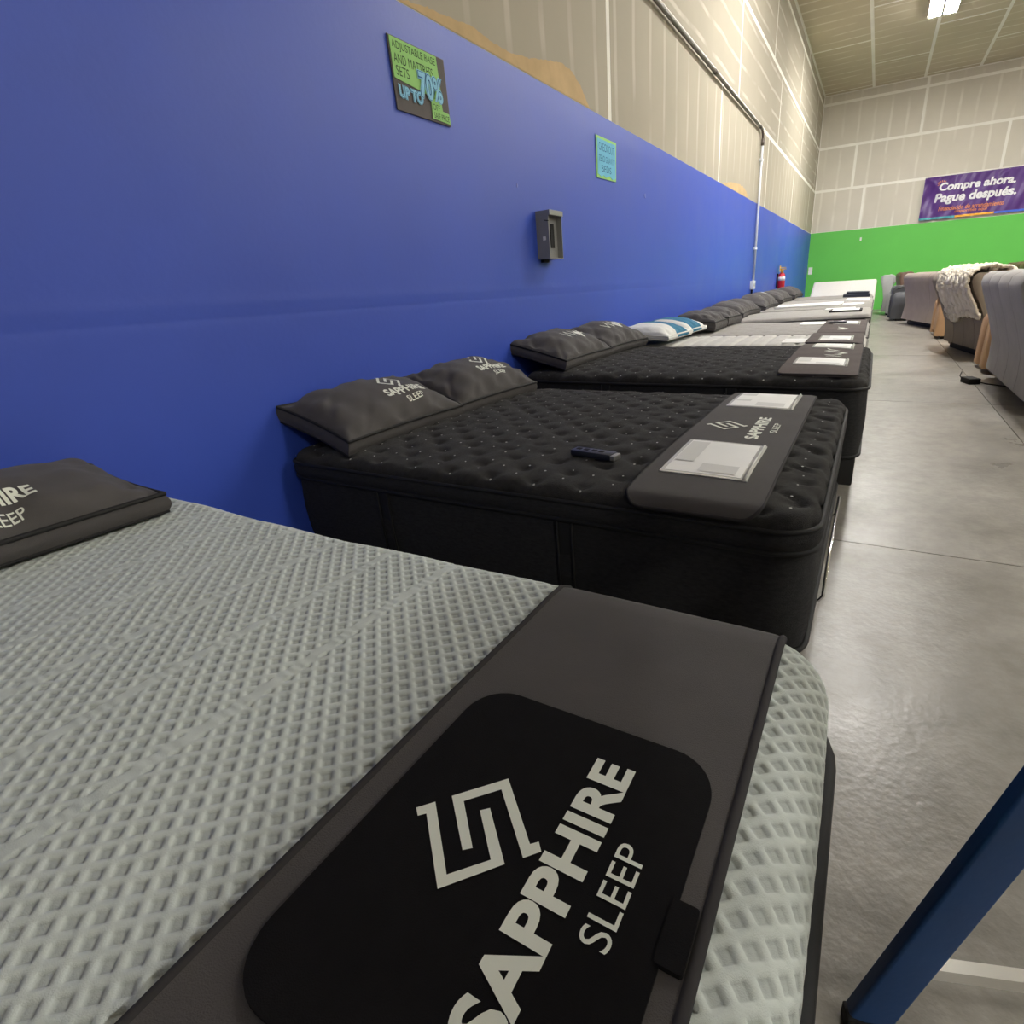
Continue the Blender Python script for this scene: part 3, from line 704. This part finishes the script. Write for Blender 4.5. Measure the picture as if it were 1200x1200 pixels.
def pillow(label, loc, rot, a, b, h, seed, g=.05, m=None, pip=None, prints=None, group=None, stripes=None, res=44, wr=.010, hb=.02):
    t = thing('pillow', label, 'pillow', loc, 0, group); t.rotation_euler = rot
    m = m or M['pillow']; pip = pip or M['pillow_piping']
    f = pillow_fn(a, b, h, seed, wr=wr)
    us = np.sin(np.linspace(-PI/2, PI/2, res)); vs_ = np.sin(np.linspace(-PI/2, PI/2, int(res*1.5)))
    def cover(fun, name, z0, sgn, mats, flip):
        P = np.array([[(lambda q: (q[0], q[1], z0+sgn*q[2]))(fun(u, v)) for v in vs_] for u in us])
        return grid(name, P, mats, t, True, flip=flip)
    top = cover(f, 'cover', g/2, 1, m, False)
    fb = pillow_fn(a, b, hb, seed+50, wr=wr*.4)
    cover(fb, 'underside', -g/2, -1, m, True)
    loop = [f(-1, v) for v in vs_[:-1:2]]+[f(u, 1) for u in us[:-1:2]]+[f(1, v) for v in vs_[:0:-2]]+[f(u, -1) for u in us[:0:-2]]
    def bul(p, k): return (p[0]*(1+.045*k), p[1]*(1+.025*k))
    if g > .01:
        G = np.array([[(*bul(p, math.sin(PI*j/5)), g/2-g*j/5) for j in range(6)] for p in loop])
        grid('side_gusset', G, m, t, True, closed_u=True)
        MB().tube([(p[0], p[1], -g/2) for p in loop], .0045, 6, closed=True).build('lower_piping', pip, t, True)
    MB().tube([(p[0]*1.006, p[1]*1.004, g/2) for p in loop], .0065, 6, closed=True).build('upper_piping', pip, t, True)
    def on(u_, v_):                       # print frame: right = +y, up = -x
        x, y, z = f(-v_/a, u_/b); return (x, y, g/2+z+.004)
    if prints:
        kind, cu, cv, k = prints
        if kind == 'brand':
            mb = MB(); logo(mb, cu, cv+.08*k, k, on); mb2 = MB()
            put_text(mb2, 'SAPPHIRE', .035, cu-.10*k, cu+.10*k, cv-.028*k, cv+.014*k, on, 0, 2); put_text(mb2, 'SLEEP', .01, cu-.03*k, cu+.055*k, cv-.068*k, cv-.044*k, on, 0, 2)
            mb.build('printed_emblem', M['print'], t); mb2.build('printed_wordmark', M['print'], t)
        elif kind == 'wave':
            mb = MB(); wave_mark(mb, cu, cv, k, on); mb.build('printed_emblem', M['print'], t)
        elif kind == 'bar':
            mb = MB()
            for q in range(3): poly(mb, [(cu-.05*k+q*.04*k, cv-.05*k), (cu-.03*k+q*.04*k, cv-.05*k), (cu-.03*k+q*.04*k, cv+.05*k), (cu-.05*k+q*.04*k, cv+.05*k)], on)
            mb.build('printed_emblem', M['print'], t)
    if stripes:
        top.data.materials.append(M['teal'])
        me = top.data
        for pl in me.polygons:
            if any(lo <= pl.center.y/b <= hi for lo, hi in stripes): pl.material_index = 1
        gs = [o for o in t.children if o.name.startswith(('side_gusset', 'underside'))]
        for o in gs:
            o.data.materials.append(M['teal'])
            for pl in o.data.polygons:
                if any(lo <= pl.center.y/b <= hi for lo, hi in stripes): pl.material_index = 1
    return t
pillow('big charcoal wordmark pillow at the left edge, on the nearest waffle-knit mattress', (-1.77, .28, H-.44), (0, R(6), 0), .19, .36, .10, 3, .05, prints=('brand', .055, -.115, .90))
pillow('charcoal wordmark pillow on the second mattress, nearer of its pair', (-1.895, 1.68, H-.462), (0, R(17), 0), .20, .345, .10, 11, .062, prints=('brand', .075, -.075, 1.15))
pillow('charcoal wordmark pillow on the second mattress, farther of its pair', (-1.885, 2.36, H-.46), (0, R(17), R(-3)), .20, .325, .10, 23, .062, prints=('brand', .06, -.06, 1.15))
pillow('charcoal pillow with white flourish on the third mattress, nearer of its pair', (-1.89, 3.42, H-.395), (0, R(14), 0), .22, .36, .10, 31, .06, prints=('wave', .09, -.05, 1.3))
pillow('charcoal pillow with white flourish on the third mattress, farther of its pair', (-1.88, 4.13, H-.392), (0, R(14), R(-3)), .22, .34, .10, 37, .06, prints=('wave', .05, -.04, 1.3))
pillow('teal and white striped pillow nearer the viewer on the white ribbed mattress', (-1.70, 4.78, H-.415), (0, R(3), R(-3)), .25, .29, .09, 41, .03, M['white_cotton'], M['white_cotton'], stripes=[(-.2, .72)], wr=.005)
pillow('teal and white striped pillow farther along, beside the first dark grey pillow', (-1.70, 5.34, H-.415), (0, R(3), R(-3)), .25, .25, .09, 43, .03, M['white_cotton'], M['white_cotton'], stripes=[(-.55, .5)], wr=.005)
pillow('plain charcoal pillow on the plain grey mattress, just behind the striped pillows', (-1.58, 5.88, H-.415), (0, R(4), 0), .22, .26, .095, 47, .08)
pillow('plain charcoal pillow on the plain grey mattress, farther of its pair', (-1.58, 6.56, H-.415), (0, R(4), R(-4)), .22, .26, .095, 53, .08)
px_ = [('charcoal pillow on the sixth mattress, nearer of its pair', 7.56, .10), ('charcoal pillow on the sixth mattress, farther of its pair', 8.2, .10),
       ('charcoal pillow with white marks on the seventh mattress, nearer of its pair', 9.25, .12), ('charcoal pillow with white marks on the seventh mattress, farther of its pair', 9.92, .12),
       ('dark pillow on the eighth mattress, nearer of its pair', 10.95, .11), ('dark pillow on the eighth mattress, farther of its pair', 11.6, .11),
       ('dark pillow on the ninth mattress, nearer of its pair', 12.75, .12), ('dark pillow on the ninth mattress, farther of its pair', 13.4, .12)]
for i, (lb, y, h_) in enumerate(px_):
    pillow(lb, (-1.66, y, H-.405+.004*i), (0, R(16 if i in (2, 3) else 10), R(-10 if i % 2 else 4)), .22, .255, h_+.01, 60+i, .06, prints=('bar', .05, .0, 1.3) if i in (2, 3) else None, res=26)
# ------------------------------------------------------------------ things on the blue wall
sign = thing('poster', 'dark poster with green paper and blue cut-out 70% numerals, high on blue wall', 'poster', (WX+.003, 2.30, H+.828))
M['board'] = mat('dark_poster_board', (88, 82, 80), .75, .08, 12)
M['lime'] = mat('lime_paper', (158, 214, 126), .8, .04, 12)
M['sky'] = mat('pale_blue_paper', (150, 210, 236), .8, .04, 12)
M['marker'] = mat('dark_marker', (52, 72, 40), .8)
M['marker_b'] = mat('blue_marker', (40, 90, 150), .8)
SW, SH = .385, .285
MB().box(0, .006, 0, SW, 0, SH).build('board', M['board'], sign)
fw = lambda d: (lambda u, v: (d, u, v))
def prism(mb, pts, x0, x1):
    n = len(pts); bm = bmesh.new(); vs_ = [bm.verts.new((x0, p[0], p[1])) for p in pts]; f = bm.faces.new(vs_)
    r = bmesh.ops.extrude_face_region(bm, geom=[f]); bmesh.ops.translate(bm, verts=[v for v in r['geom'] if isinstance(v, bmesh.types.BMVert)], vec=(x1-x0, 0, 0))
    bmesh.ops.recalc_face_normals(bm, faces=bm.faces[:]); bm.verts.index_update()
    mb.add([v.co.copy() for v in bm.verts], [[v.index for v in f_.verts] for f_ in bm.faces]); bm.free(); return mb
gp = prism(MB(), [(.008, .125), (.235, .105), (.335, .10), (.325, .281), (.008, .281)], .006, .0085).build('green_paper', M['lime'], sign)
def written(par, s, u0, u1, v0, v1, d, m, b=-.004): return put_text(MB(), s, b, u0, u1, v0, v1, fw(d)).build('marker_writing', m, par)
written(gp, 'ADJUSTABLE BASE', .018, .312, .232, .270, .0092, M['marker']); written(gp, 'AND MATTRESS', .02, .285, .185, .222, .0092, M['marker']); written(gp, 'SETS', .025, .11, .138, .176, .0092, M['marker'])
g2 = prism(MB(), [(.245, .012), (.382, .008), (.378, .052), (.33, .056), (.325, .10), (.25, .10)], .006, .0095).build('green_paper', M['lime'], sign)
written(g2, 'OFF', .256, .308, .050, .076, .0102, M['marker']); written(g2, 'SALE PRICE', .258, .372, .016, .040, .0102, M['marker'])
def cutout(s, u0, u1, v0, v1, name, d=.010):
    o = put_text(MB(), s, .10, u0, u1, v0, v1, fw(d)).build(name, M['sky'], sign)
    e = (v1-v0)*.03
    put_text(MB(), s, .055, u0+e, u1-e, v0+e, v1-e, fw(d+.0006)).build('outline_writing', M['marker_b'], o)
    put_text(MB(), s, .025, u0+e*1.8, u1-e*1.8, v0+e*1.8, v1-e*1.8, fw(d+.0012)).build('letter_fill', M['sky'], o)
    return o
cutout('UP TO', .022, .19, .05, .105, 'blue_letters'); cutout('70%', .165, .345, .078, .195, 'blue_numerals', .0115)
s2 = thing('notice', 'small blue handwritten notice on lime paper, on the blue wall above the grey box', 'notice', (WX+.003, 4.497, H+.82))
prism(MB(), [(0, 0), (.385, .01), (.40, .295), (.0, .29)], 0, .004).build('lime_backing', M['lime'], s2)
M['sky2'] = mat('blue_paper', (116, 196, 226), .8, .05, 12)
bp = prism(MB(), [(.02, .03), (.09, .012), (.13, .03), (.18, .016), (.25, .034), (.31, .015), (.37, .03), (.375, .275), (.02, .272)], .004, .0065).build('blue_paper', M['sky2'], s2)
written(bp, 'CHECK OUT', .045, .345, .195, .25, .0072, M['marker_b']); written(bp, 'ZERO GRAVITY', .04, .355, .12, .165, .0072, M['marker_b']); written(bp, 'BEDS', .09, .28, .052, .098, .0072, M['marker_b'])
# grey open-fronted box
M['boxgrey'] = mat('grey_enamel', (138, 138, 136), .45, .05, 6)
M['dark'] = mat('dark_slot', (14, 14, 15), .8)
bx = thing('wall_box', 'grey open-fronted metal box on the blue wall, casting a shadow', 'box', (WX, 3.50, H+.205))
D_, W_, H_ = .098, .19, .295
MB().box(.001, .006, 0, W_, 0, H_).build('back_plate', M['boxgrey'], bx)
MB().box(.006, D_, 0, .006, 0, H_).build('side_plate', M['boxgrey'], bx); MB().box(.006, D_, W_-.006, W_, 0, H_).build('side_plate', M['boxgrey'], bx)
MB().box(.006, D_, .006, W_-.006, 0, .006).build('bottom_plate', M['boxgrey'], bx)
MB().box(.006, D_, .006, W_-.006, H_-.006, H_).build('top_plate', M['boxgrey'], bx)
MB().box(D_, D_+.012, .0, W_, H_-.03, H_+.002, .002).build('top_lip', M['steel'], bx)
MB().box(.055, .058, .006, W_-.006, .006, H_-.006).build('inner_panel', M['boxgrey'], bx)
MB().box(.058, .064, .085, .135, .07, .22, .002).build('slot', M['dark'], bx)
MB().box(.05, .072, -.0012, 0, .115, .138).build('sticker', M['paper'], bx)
MB().tube([(.001, .05, .25), (.07, -.002, .235), (.10, -.001, .23)], .0025, 6).build('wire', M['dark'], bx, True)
MB().box(.004, .03, .03, .10, -.02, 0).build('bracket', M['dark'], bx)
# conduit
M['conduit'] = mat('weathered_conduit', (96, 88, 82), .45, .12, 4, metal=.4)
M['conduit_paint'] = mat('white_painted_conduit', (214, 218, 222), .5, .03, 6)
cd = thing('conduit', 'steel conduit running along the pale drywall and down to the outlet', 'pipe', (WX+.008, 11.29, H))
zc = 2.333
arc = [(.03, -.16+.16*math.sin(a), zc-.16+.16*math.cos(a)) for a in np.linspace(0, PI/2, 9)]
MB().tube([(.03, -19.9, zc), (.03, -.17, zc)], .021, 12).build('horizontal_pipe', M['conduit'], cd, True)
MB().tube(arc, .021, 12).build('bend', M['conduit'], cd, True)
MB().tube([(.03, 0, zc-.15), (.03, 0, -.05)], .021, 12).build('vertical_pipe', M['conduit_paint'], cd, True)
for y in np.arange(-.3, -19, -3.05): MB().tube([(.03, y-.05, zc), (.03, y+.05, zc)], .028, 12).build('coupling', M['conduit'], cd, True)
for z in (1.9, .5): MB().box(-.0, .055, -.05, .05, z-.02, z+.02, .004).build('strap', M['conduit_paint'], cd)
MB().tube([(.03, -.001, zc-.22), (.03, -.001, zc-.12)], .028, 12).build('coupling', M['conduit'], cd, True)
ot = thing('outlet_box', 'pale outlet box at the bottom of the conduit on the blue wall', 'outlet', (WX, 11.29, H-.20))
autosmooth(MB().box(0, .06, -.11, .11, 0, .15, .006).build('box_body', M['conduit_paint'], ot))
MB().box(.06, .064, -.095, .095, .012, .138, .002).build('cover_plate', M['conduit_paint'], ot)
for y in (-.05, .05): MB().box(.064, .066, y-.017, y+.017, .05, .10, .001).build('socket', M['boxgrey'], ot)
MB().box(.01, .04, -.03, .0, -.09, .0, .004).build('hanging_plug', M['dark'], ot)
# fire extinguisher
M['red'] = mat('red_enamel', (198, 26, 40), .3, spec=.6)
M['brass'] = mat('yellow_brass', (222, 178, 70), .4, .05, 10)
fe = thing('fire_extinguisher', 'red fire extinguisher with yellow head on the blue wall near the corner', 'extinguisher', (WX, 14.4, H-.30))
MB().lathe([(.07, 0), (.078, .015), (.08, .05), (.08, .29), (.07, .335), (.045, .365), (.03, .375)], 20, (.11, 0, 0)).build('tank', M['red'], fe, True)
MB().lathe([(.081, .20), (.081, .285)], 20, (.11, 0, 0)).build('paper_band', M['paper'], fe, True)
MB().lathe([(.03, .37), (.032, .43), (.02, .45)], 14, (.11, 0, 0)).build('valve', M['brass'], fe, True)
MB().box(.07, .20, -.02, .02, .44, .46, .004).build('handle', M['brass'], fe); MB().box(.07, .19, -.018, .018, .475, .49, .004).build('lever', M['brass'], fe)
autosmooth(MB().box(.06, .068, -.075, .075, .40, .53, .003).build('inspection_tag', M['brass'], fe))
MB().tube([(.11, .02, .41), (.12, .09, .39), (.12, .10, .25), (.12, .085, .10)], .011, 8).build('hose', M['dark'], fe, True)
MB().box(.0, .035, -.03, .03, .05, .36).build('wall_bracket', M['dark'], fe)
sc = thing('switch_plate', 'small white plate on the green wall right by the corner', 'switch', (WX+.10, YF-.004, H+.10))
MB().box(-.06, .06, -.012, 0, -.11, .11, .004).build('plate', M['paper'], sc); MB().box(-.015, .015, -.022, -.01, -.03, .03, .003).build('toggle', M['paper'], sc)
sk = MB().box(-.02, .03, 0, .008, -.05, .05).build('paint_scuff', M['paper'], wall_f); sk.location = (-.62, YF-.01, H+.93)
# ------------------------------------------------------------------ purple banner
M['purple'] = mat('purple_vinyl', (88, 52, 128), .38, .08, 1.5, spec=.5)
M['orange'] = mat('orange_print', (240, 150, 92), .6); M['teal_print'] = mat('teal_print', (84, 170, 180), .6); M['yel'] = mat('yellow_orange_print', (240, 176, 66), .6); M['blu'] = mat('blue_print', (72, 110, 220), .6)
M['white_print'] = mat('white_print', (240, 240, 244), .6)
bn = thing('banner', 'wrinkled purple banner in Spanish hung on the far wall above the green paint', 'banner', (.86, YF-.02, H+1.285))
BW, BH = 4.2, 1.10
def bz(u, v):
    """banner relief toward the room"""
    k = min(1, (BH-v)/.06)
    f = .030*math.sin(u*11+v*5)*math.exp(-((u-.25)/.35)**2)*k + .012*math.sin(u*29-v*8)*k + .028*math.sin((u-v*.8)*7)*k*math.exp(-((v-.5)/.5)**2)
    f += .035*math.exp(-(((u-.1)-(BH-v)*.9)/.10)**2)*k + .03*math.exp(-(((2.0-u)-(BH-v)*1.3)/.12)**2)*k
    return -(.05+f)
def bf(off): return lambda u, v: (u, bz(u, v)-off, v)
P = np.array([[(u, bz(u, v), v) for v in np.linspace(0, BH, 40)] for u in np.linspace(0, BW, 170)])
# the lower-left corner swings in a little, like the photographed one
grid('cloth', P, M['purple'], bn, True)
for u in (.03, 1.95, BW-.03): MB().lathe([(.03, -.005), (.03, .005)], 10, (u, -.045, BH-.02)).build('grommet', M['steel'], bn)
def rot_text(s, bold, u0, u1, v0, v1, nm, m, sl=.0):
    mb = MB(); V, F, _ = text(s, bold, 3); f = bf(.014); mb.add([f(u0+a*(u1-u0)+sl*b*(v1-v0), v0+b*(v1-v0)) for a, b in V], F); return mb.build(nm, m, bn)
rot_text('Compre ahora.', .04, .36, 2.14, .66, .93, 'printed_line', M['white_print'], .12)
rot_text('Pague después.', .04, .30, 2.20, .36, .66, 'printed_line', M['white_print'], .12)
rot_text('Financiación de arrendamiento', .01, .45, 1.98, .205, .32, 'orange_line', M['orange'], .12)
rot_text('disponible aquí', .01, .85, 1.62, .10, .20, 'orange_line', M['orange'], .12)
for a, b, m in [(0, .88, 'teal_print'), (.88, 1.80, 'yel'), (1.80, BW, 'blu')]:
    n = 30; mb = MB(); f = bf(.010)
    V = [f(a+(b-a)*i/n, v) for i in range(n+1) for v in (0, .055)]
    mb.add(V, [(2*i, 2*i+2, 2*i+3, 2*i+1) for i in range(n)]); mb.build('colour_stripe', M[m], bn)
mb = MB(); f = bf(.012)
for k in range(7):
    a = R(200-k*26); p = (.44, .90)
    poly(mb, [(p[0]+.07*math.cos(a-.12), p[1]+.05*math.sin(a-.12)), (p[0]+.12*math.cos(a-.06), p[1]+.10*math.sin(a-.06)), (p[0]+.12*math.cos(a+.06), p[1]+.10*math.sin(a+.06)), (p[0]+.07*math.cos(a+.12), p[1]+.05*math.sin(a+.12))], f)
mb.build('ray_mark', M['orange'], bn)
# ------------------------------------------------------------------ recliners along the aisle
def sofa_prof(Hh, lean, flare):
    return [(-flare, .11), (-flare*.6-lean*.06, .24), (-lean*.22, .42), (-lean*.52, .66), (-lean*.88, Hh-.20), (-lean, Hh-.10), (-lean+.015, Hh-.035), (-lean+.07, Hh), (-lean+.20, Hh-.005), (-lean+.26, Hh-.05), (-lean*.5+.22, .80), (.20, .50), (.20, .11)]
def sofa(label, x, y, L, m, rot=0.0, seats=2, Hh=1.06, lean=.25, cat='sofa', name='reclining_sofa', armm=None, D=.95, flare=.05, arm_len=.9, arm0=.06, arm_h=.66, aw=.20):
    """back towards -x, seat side towards +x, length L along +y"""
    t = thing(name, label, cat, (x, y, 0), rot)
    n = seats
    prof = sofa_prof(Hh, lean, flare)
    cx = sum(p[0] for p in prof)/len(prof); cz = sum(p[1] for p in prof)/len(prof)
    def seg(y0, y1, pr, r=.014):
        secs = []
        for yy_, k in ((y0, .95), (y0+r*.3, .985), (y0+r, 1), (y1-r, 1), (y1-r*.3, .985), (y1, .95)):
            secs.append([(cx+(p[0]-cx)*(1-(1-k)*.6), yy_, cz+(p[1]-cz)*(1-(1-k)*.35)) for p in pr])
        return MB().loft(secs)
    b0, b1 = aw*.55, L-aw*.55
    w_ = (b1-b0)/n
    for i in range(n):
        a = b0+i*w_
        for q, (f0, f1) in enumerate(((0, .5), (.5, 1)) if n > 1 else ((0, .25), (.25, 1))):
            autosmooth(seg(a+w_*f0+.003, a+w_*f1-.003, prof).build('back_panel', m, t), 50)
        hp = [(-lean+.24+.13*math.cos(q), Hh-.145+.155*math.sin(q)) for q in np.linspace(0, 2*PI, 12, endpoint=False)]
        secs = [[(hx*k+(1-k)*(-lean+.24), yy_, hz*k+(1-k)*(Hh-.16)) for hx, hz in hp] for yy_, k in ((a+.02, .72), (a+.05, .92), (a+.12, 1), (a+w_-.12, 1), (a+w_-.05, .92), (a+w_-.02, .72))]
        autosmooth(MB().loft(secs).build('head_cushion', m, t), 60)
        autosmooth(MB().box(.18, D-.06, a+.01, a+w_-.01, .26, .50, .06).build('seat_cushion', m, t), 50)
        autosmooth(MB().box(D-.08, D+.02, a+.015, a+w_-.015, .10, .44, .04).build('footrest', m, t), 50)
    for yy_ in (0, L-aw):
        ap = [(yy_+.02, .05), (yy_+.0, .30), (yy_-.01, arm_h-.14), (yy_+.03, arm_h-.04), (yy_+aw/2, arm_h), (yy_+aw-.03, arm_h-.04), (yy_+aw+.01, arm_h-.14), (yy_+aw, .30), (yy_+aw-.02, .05)]
        cy_ = yy_+aw/2
        secs = [[(xx, cy_+(p[0]-cy_)*k, .05+(p[1]-.05)*(.4+.6*k)) for p in ap] for xx, k in ((arm0, .75), (arm0+.04, .95), (arm0+.12, 1), (arm_len-.08, 1), (arm_len-.02, .93), (arm_len, .75))]
        autosmooth(MB().loft(secs).build('arm', armm or m, t), 55)
    MB().box(.08, D-.1, .06, L-.06, 0, .14).build('base', M['base'], t)
    return t
M['greige'] = mat('cool_grey_upholstery', (162, 158, 154), .75, .07, 5, .15, 200, spec=.3, sheen=.08)
M['tan'] = mat('tan_upholstery', (176, 140, 104), .6, .06, 5, .1, 120, spec=.35)
M['taupe'] = mat('taupe_upholstery', (128, 116, 100), .75, .08, 5, .15, 200, spec=.3, sheen=.08)
M['stone'] = mat('stone_grey_upholstery', (160, 147, 136), .7, .06, 5, .15, 200, spec=.3)
M['choc'] = mat('brown_leather', (92, 66, 50), .45, .1, 6, .1, 80)
M['slate'] = mat('slate_upholstery', (78, 79, 82), .7, .08, 6, .15, 200)
M['ltgrey'] = mat('pale_blue_grey_upholstery', (150, 152, 150), .75, .06, 6, .15, 200)
M['fleece'] = mat('cream_fleece', (224, 214, 194), .95, .07, 40, .8, 90, sheen=.2)
sofa('cool grey fabric reclining sofa nearest on the right edge of the aisle', 1.24, 5.45, 2.2, M['greige'], 0, 2, 1.10, .26, flare=.05)
sofa('taupe reclining sofa under the cream fleece throw, second along the aisle', 1.40, 8.72, 1.85, M['taupe'], R(11), 2, 1.08, .34, flare=.03)
sofa('stone grey recliner with a wide back, third along the aisle', 1.22, 13.2, 2.2, M['stone'], R(15), 1, 1.07, .16, flare=.08)
sofa('tan reclining chair just past the cool grey sofa, only its arm showing', 1.22, 7.72, .80, M['tan'], 0, 1, .60, .0, 'recliner', 'recliner', arm_len=.8, arm0=-.02, flare=0, arm_h=.68, aw=.36)
sofa('tan leather recliner with rolled arm between the taupe and stone grey ones', 1.03, 11.6, 1.1, M['tan'], 0, 1, .74, .0, 'recliner', 'recliner', arm_len=.8, arm0=-.02, flare=0, arm_h=.68, aw=.30)
sofa('brown leather recliner behind the stone grey one, near the green wall', .66, 16.7, 1.0, M['choc'], R(5), 1, 1.09, .16, 'recliner', 'recliner')
sofa('small slate armchair at the end of the aisle beside the stone grey recliner', .44, 15.9, .72, M['slate'], R(4), 1, .80, .06, 'armchair', 'armchair', D=.7, arm_len=.65, arm0=-.04)
sofa('pale blue-grey recliner by the green wall at the end of the aisle', .26, 18.0, 1.0, M['ltgrey'], 0, 1, 1.04, .16, 'recliner', 'recliner')
sofa('tan high-backed sofa in the second row behind the fleece throw', 3.4, 8.4, 2.6, M['tan'], 0, 2, 1.25, .15)
sofa('tan high-backed sofa in the second row behind the stone grey recliner', 3.2, 12.4, 2.6, M['tan'], 0, 2, 1.24, .15)
sofa('brown high-backed sofa in the second row near the green wall', 3.0, 16.2, 2.4, M['choc'], 0, 2, 1.16, .15)
# fleece throw over the taupe sofa
ft = thing('throw_blanket', 'cream shaggy fleece throw draped over the taupe reclining sofa', 'throw', (1.40, 8.72, 0), R(11))
path = [(.62, .54), (.36, .57), (.25, .66), (.19, .80), (.14, .92), (.06, 1.05), (-.05, 1.10), (-.14, 1.10), (-.27, 1.09), (-.325, 1.045), (-.34, .98), (-.299, .88), (-.177, .66), (-.12, .54), (-.07, .43)]
K_ = len(path)
px2 = np.interp(np.linspace(0, K_-1, 110), range(K_), [p[0] for p in path]); pz2 = np.interp(np.linspace(0, K_-1, 110), range(K_), [p[1] for p in path])
V = np.zeros((110, 120, 3))
for j, y in enumerate(np.linspace(.12, 1.30, 120)):
    cutk = .93+.07*math.exp(-((y-1.1)/.3)**2)
    for i in range(110):
        s = i/109; s2_ = s*cutk if s > .5 else s
        ii = s2_*109; x_ = np.interp(ii, range(110), px2); z_ = np.interp(ii, range(110), pz2)
        nn = .028*noise.noise((y*14, s*34, 3))+.020*noise.noise((y*30, s*70, 7))+.012*math.sin(y*38+3*math.sin(s*9))
        sg = -1 if s > .52 else 1
        yo = y+.10*max(0, s-.55)*(1 if y > .8 else -.3)
        V[i, j] = (x_+(sg*(.03+nn) if z_ < 1.08 else 0), yo, z_+(.03+nn if z_ > .98 else 0))
grid('fleece', V, M['fleece'], ft, True)
so = ft.children[0]; md = so.modifiers.new('thickness', 'SOLIDIFY'); md.thickness = .03; md.offset = -1
# power brick and cord
ad = thing('power_adapter', 'black power adapter lying on the concrete by the grey sofa', 'adapter', (1.02, 7.12, 0), R(20))
autosmooth(MB().box(-.055, .055, -.09, .09, .001, .06, .008).build('brick', M['dark'], ad))
MB().tube([(.05, -.05, .02), (.10, -.10, .008), (.2, -.28, .006), (.3, -.30, .008), (.42, -.2, .02)], .006, 6).build('cord', M['dark'], ad, True)
MB().tube([(.0, .085, .03), (.02, .2, .01), (.12, .45, .008), (.22, .62, .02)], .005, 6).build('cord', M['dark'], ad, True)
# ------------------------------------------------------------------ blue stepladder, rear legs towards the bed
M['ladder'] = mat('blue_fibreglass', (24, 66, 118), .42, .1, 6, .06, 60, spec=.5)
M['alu'] = mat('pale_painted_metal', (222, 219, 210), .5, .04, 10)
ld = thing('stepladder', 'blue fibreglass stepladder with pale brace at the lower right corner', 'ladder', (.47, .50, 0))
def L(p): return Vector((p[0]-.47, p[1]-.50, p[2]))
def bar(a, b, prof, ax, m, nm):
    '''straight bar of the given cross-section (s along ax, n across) from a to b'''
    a, b = L(a), L(b); t_ = (b-a).normalized(); s_ = (Vector(ax)-t_*t_.dot(Vector(ax))).normalized(); n_ = t_.cross(s_)
    mb = MB().loft([[a+s_*p+n_*q for p, q in prof], [b+s_*p+n_*q for p, q in prof]])
    return autosmooth(mb.build(nm, m, ld), 30)
def chan(w_, d_, th=.004, r=.006):
    '''C-channel with rounded outer corners, open towards +n'''
    h = w_/2
    arc = lambda cx, cy, a0, a1: [(cx+r*math.cos(R(a0+(a1-a0)*k/4)), cy+r*math.sin(R(a0+(a1-a0)*k/4))) for k in range(5)]
    return arc(-h+r, r-d_/2, 180, 270)+arc(h-r, r-d_/2, 270, 360)+[(h, d_/2), (h-th, d_/2), (h-th, -d_/2+th), (-h+th, -d_/2+th), (-h+th, d_/2), (-h, d_/2)]
E_ = Vector((.945, .327, 0)); N_ = Vector((-.327, .945, 0)); A_ = Vector((.148, .650, 0)); HT = 1.40
for side in (0, -.50):
    fa = A_+N_*side; fb = fa+E_*1.02; ta = fa+E_*.44+N_*(-.02 if side else .10); tb = fa+E_*.56+N_*(-.02 if side else .10)
    for f_, t_ in ((fa, ta), (fb, tb)):
        bar((f_.x, f_.y, .03), (t_.x, t_.y, HT), chan(.068, .022), tuple(E_), M['ladder'], 'rail')
        autosmooth(MB().box(-.036, .036, -.013, .016, 0, .034, .003, Matrix.Rotation(math.atan2(E_.y, E_.x), 3, 'Z'), L((f_.x, f_.y, 0))).build('rubber_foot', M['dark'], ld))
    a, b = fa+E_*.07+N_*.04, fa+E_*.98+N_*.04
    bar((a.x, a.y, .112), (b.x, b.y, .112), [(-.013, -.010), (.013, -.010), (.013, .010), (-.013, .010)], (0, 0, 1), M['alu'], 'floor_brace')
for k in (.22, .44, .66, .86):                                   # treads on the far side, plain rungs on the near side
    f0, t0 = A_+E_*1.02, A_+E_*.56
    p = f0.lerp(t0, k); q = p-N_*.48
    bar((p.x, p.y, HT*k), (q.x, q.y, HT*k), [(-.035, -.011), (.035, -.011), (.035, .011), (-.035, .011)], tuple(E_), M['alu'], 'tread')
for k in (.62, .88):
    p = A_.lerp(A_+E_*.47, k); q = p-N_*.48
    bar((p.x, p.y, HT*k), (q.x, q.y, HT*k), [(-.012, -.012), (.012, -.012), (.012, .012), (-.012, .012)], tuple(E_), M['alu'], 'rung')
tc_ = A_+E_*.515-N_*.24
autosmooth(MB().box(-.12, .12, -.28, .28, HT-.015, HT+.03, .012, Matrix.Rotation(math.atan2(E_.y, E_.x), 3, 'Z'), L((tc_.x, tc_.y, 0))).build('top_cap', M['ladder'], ld))
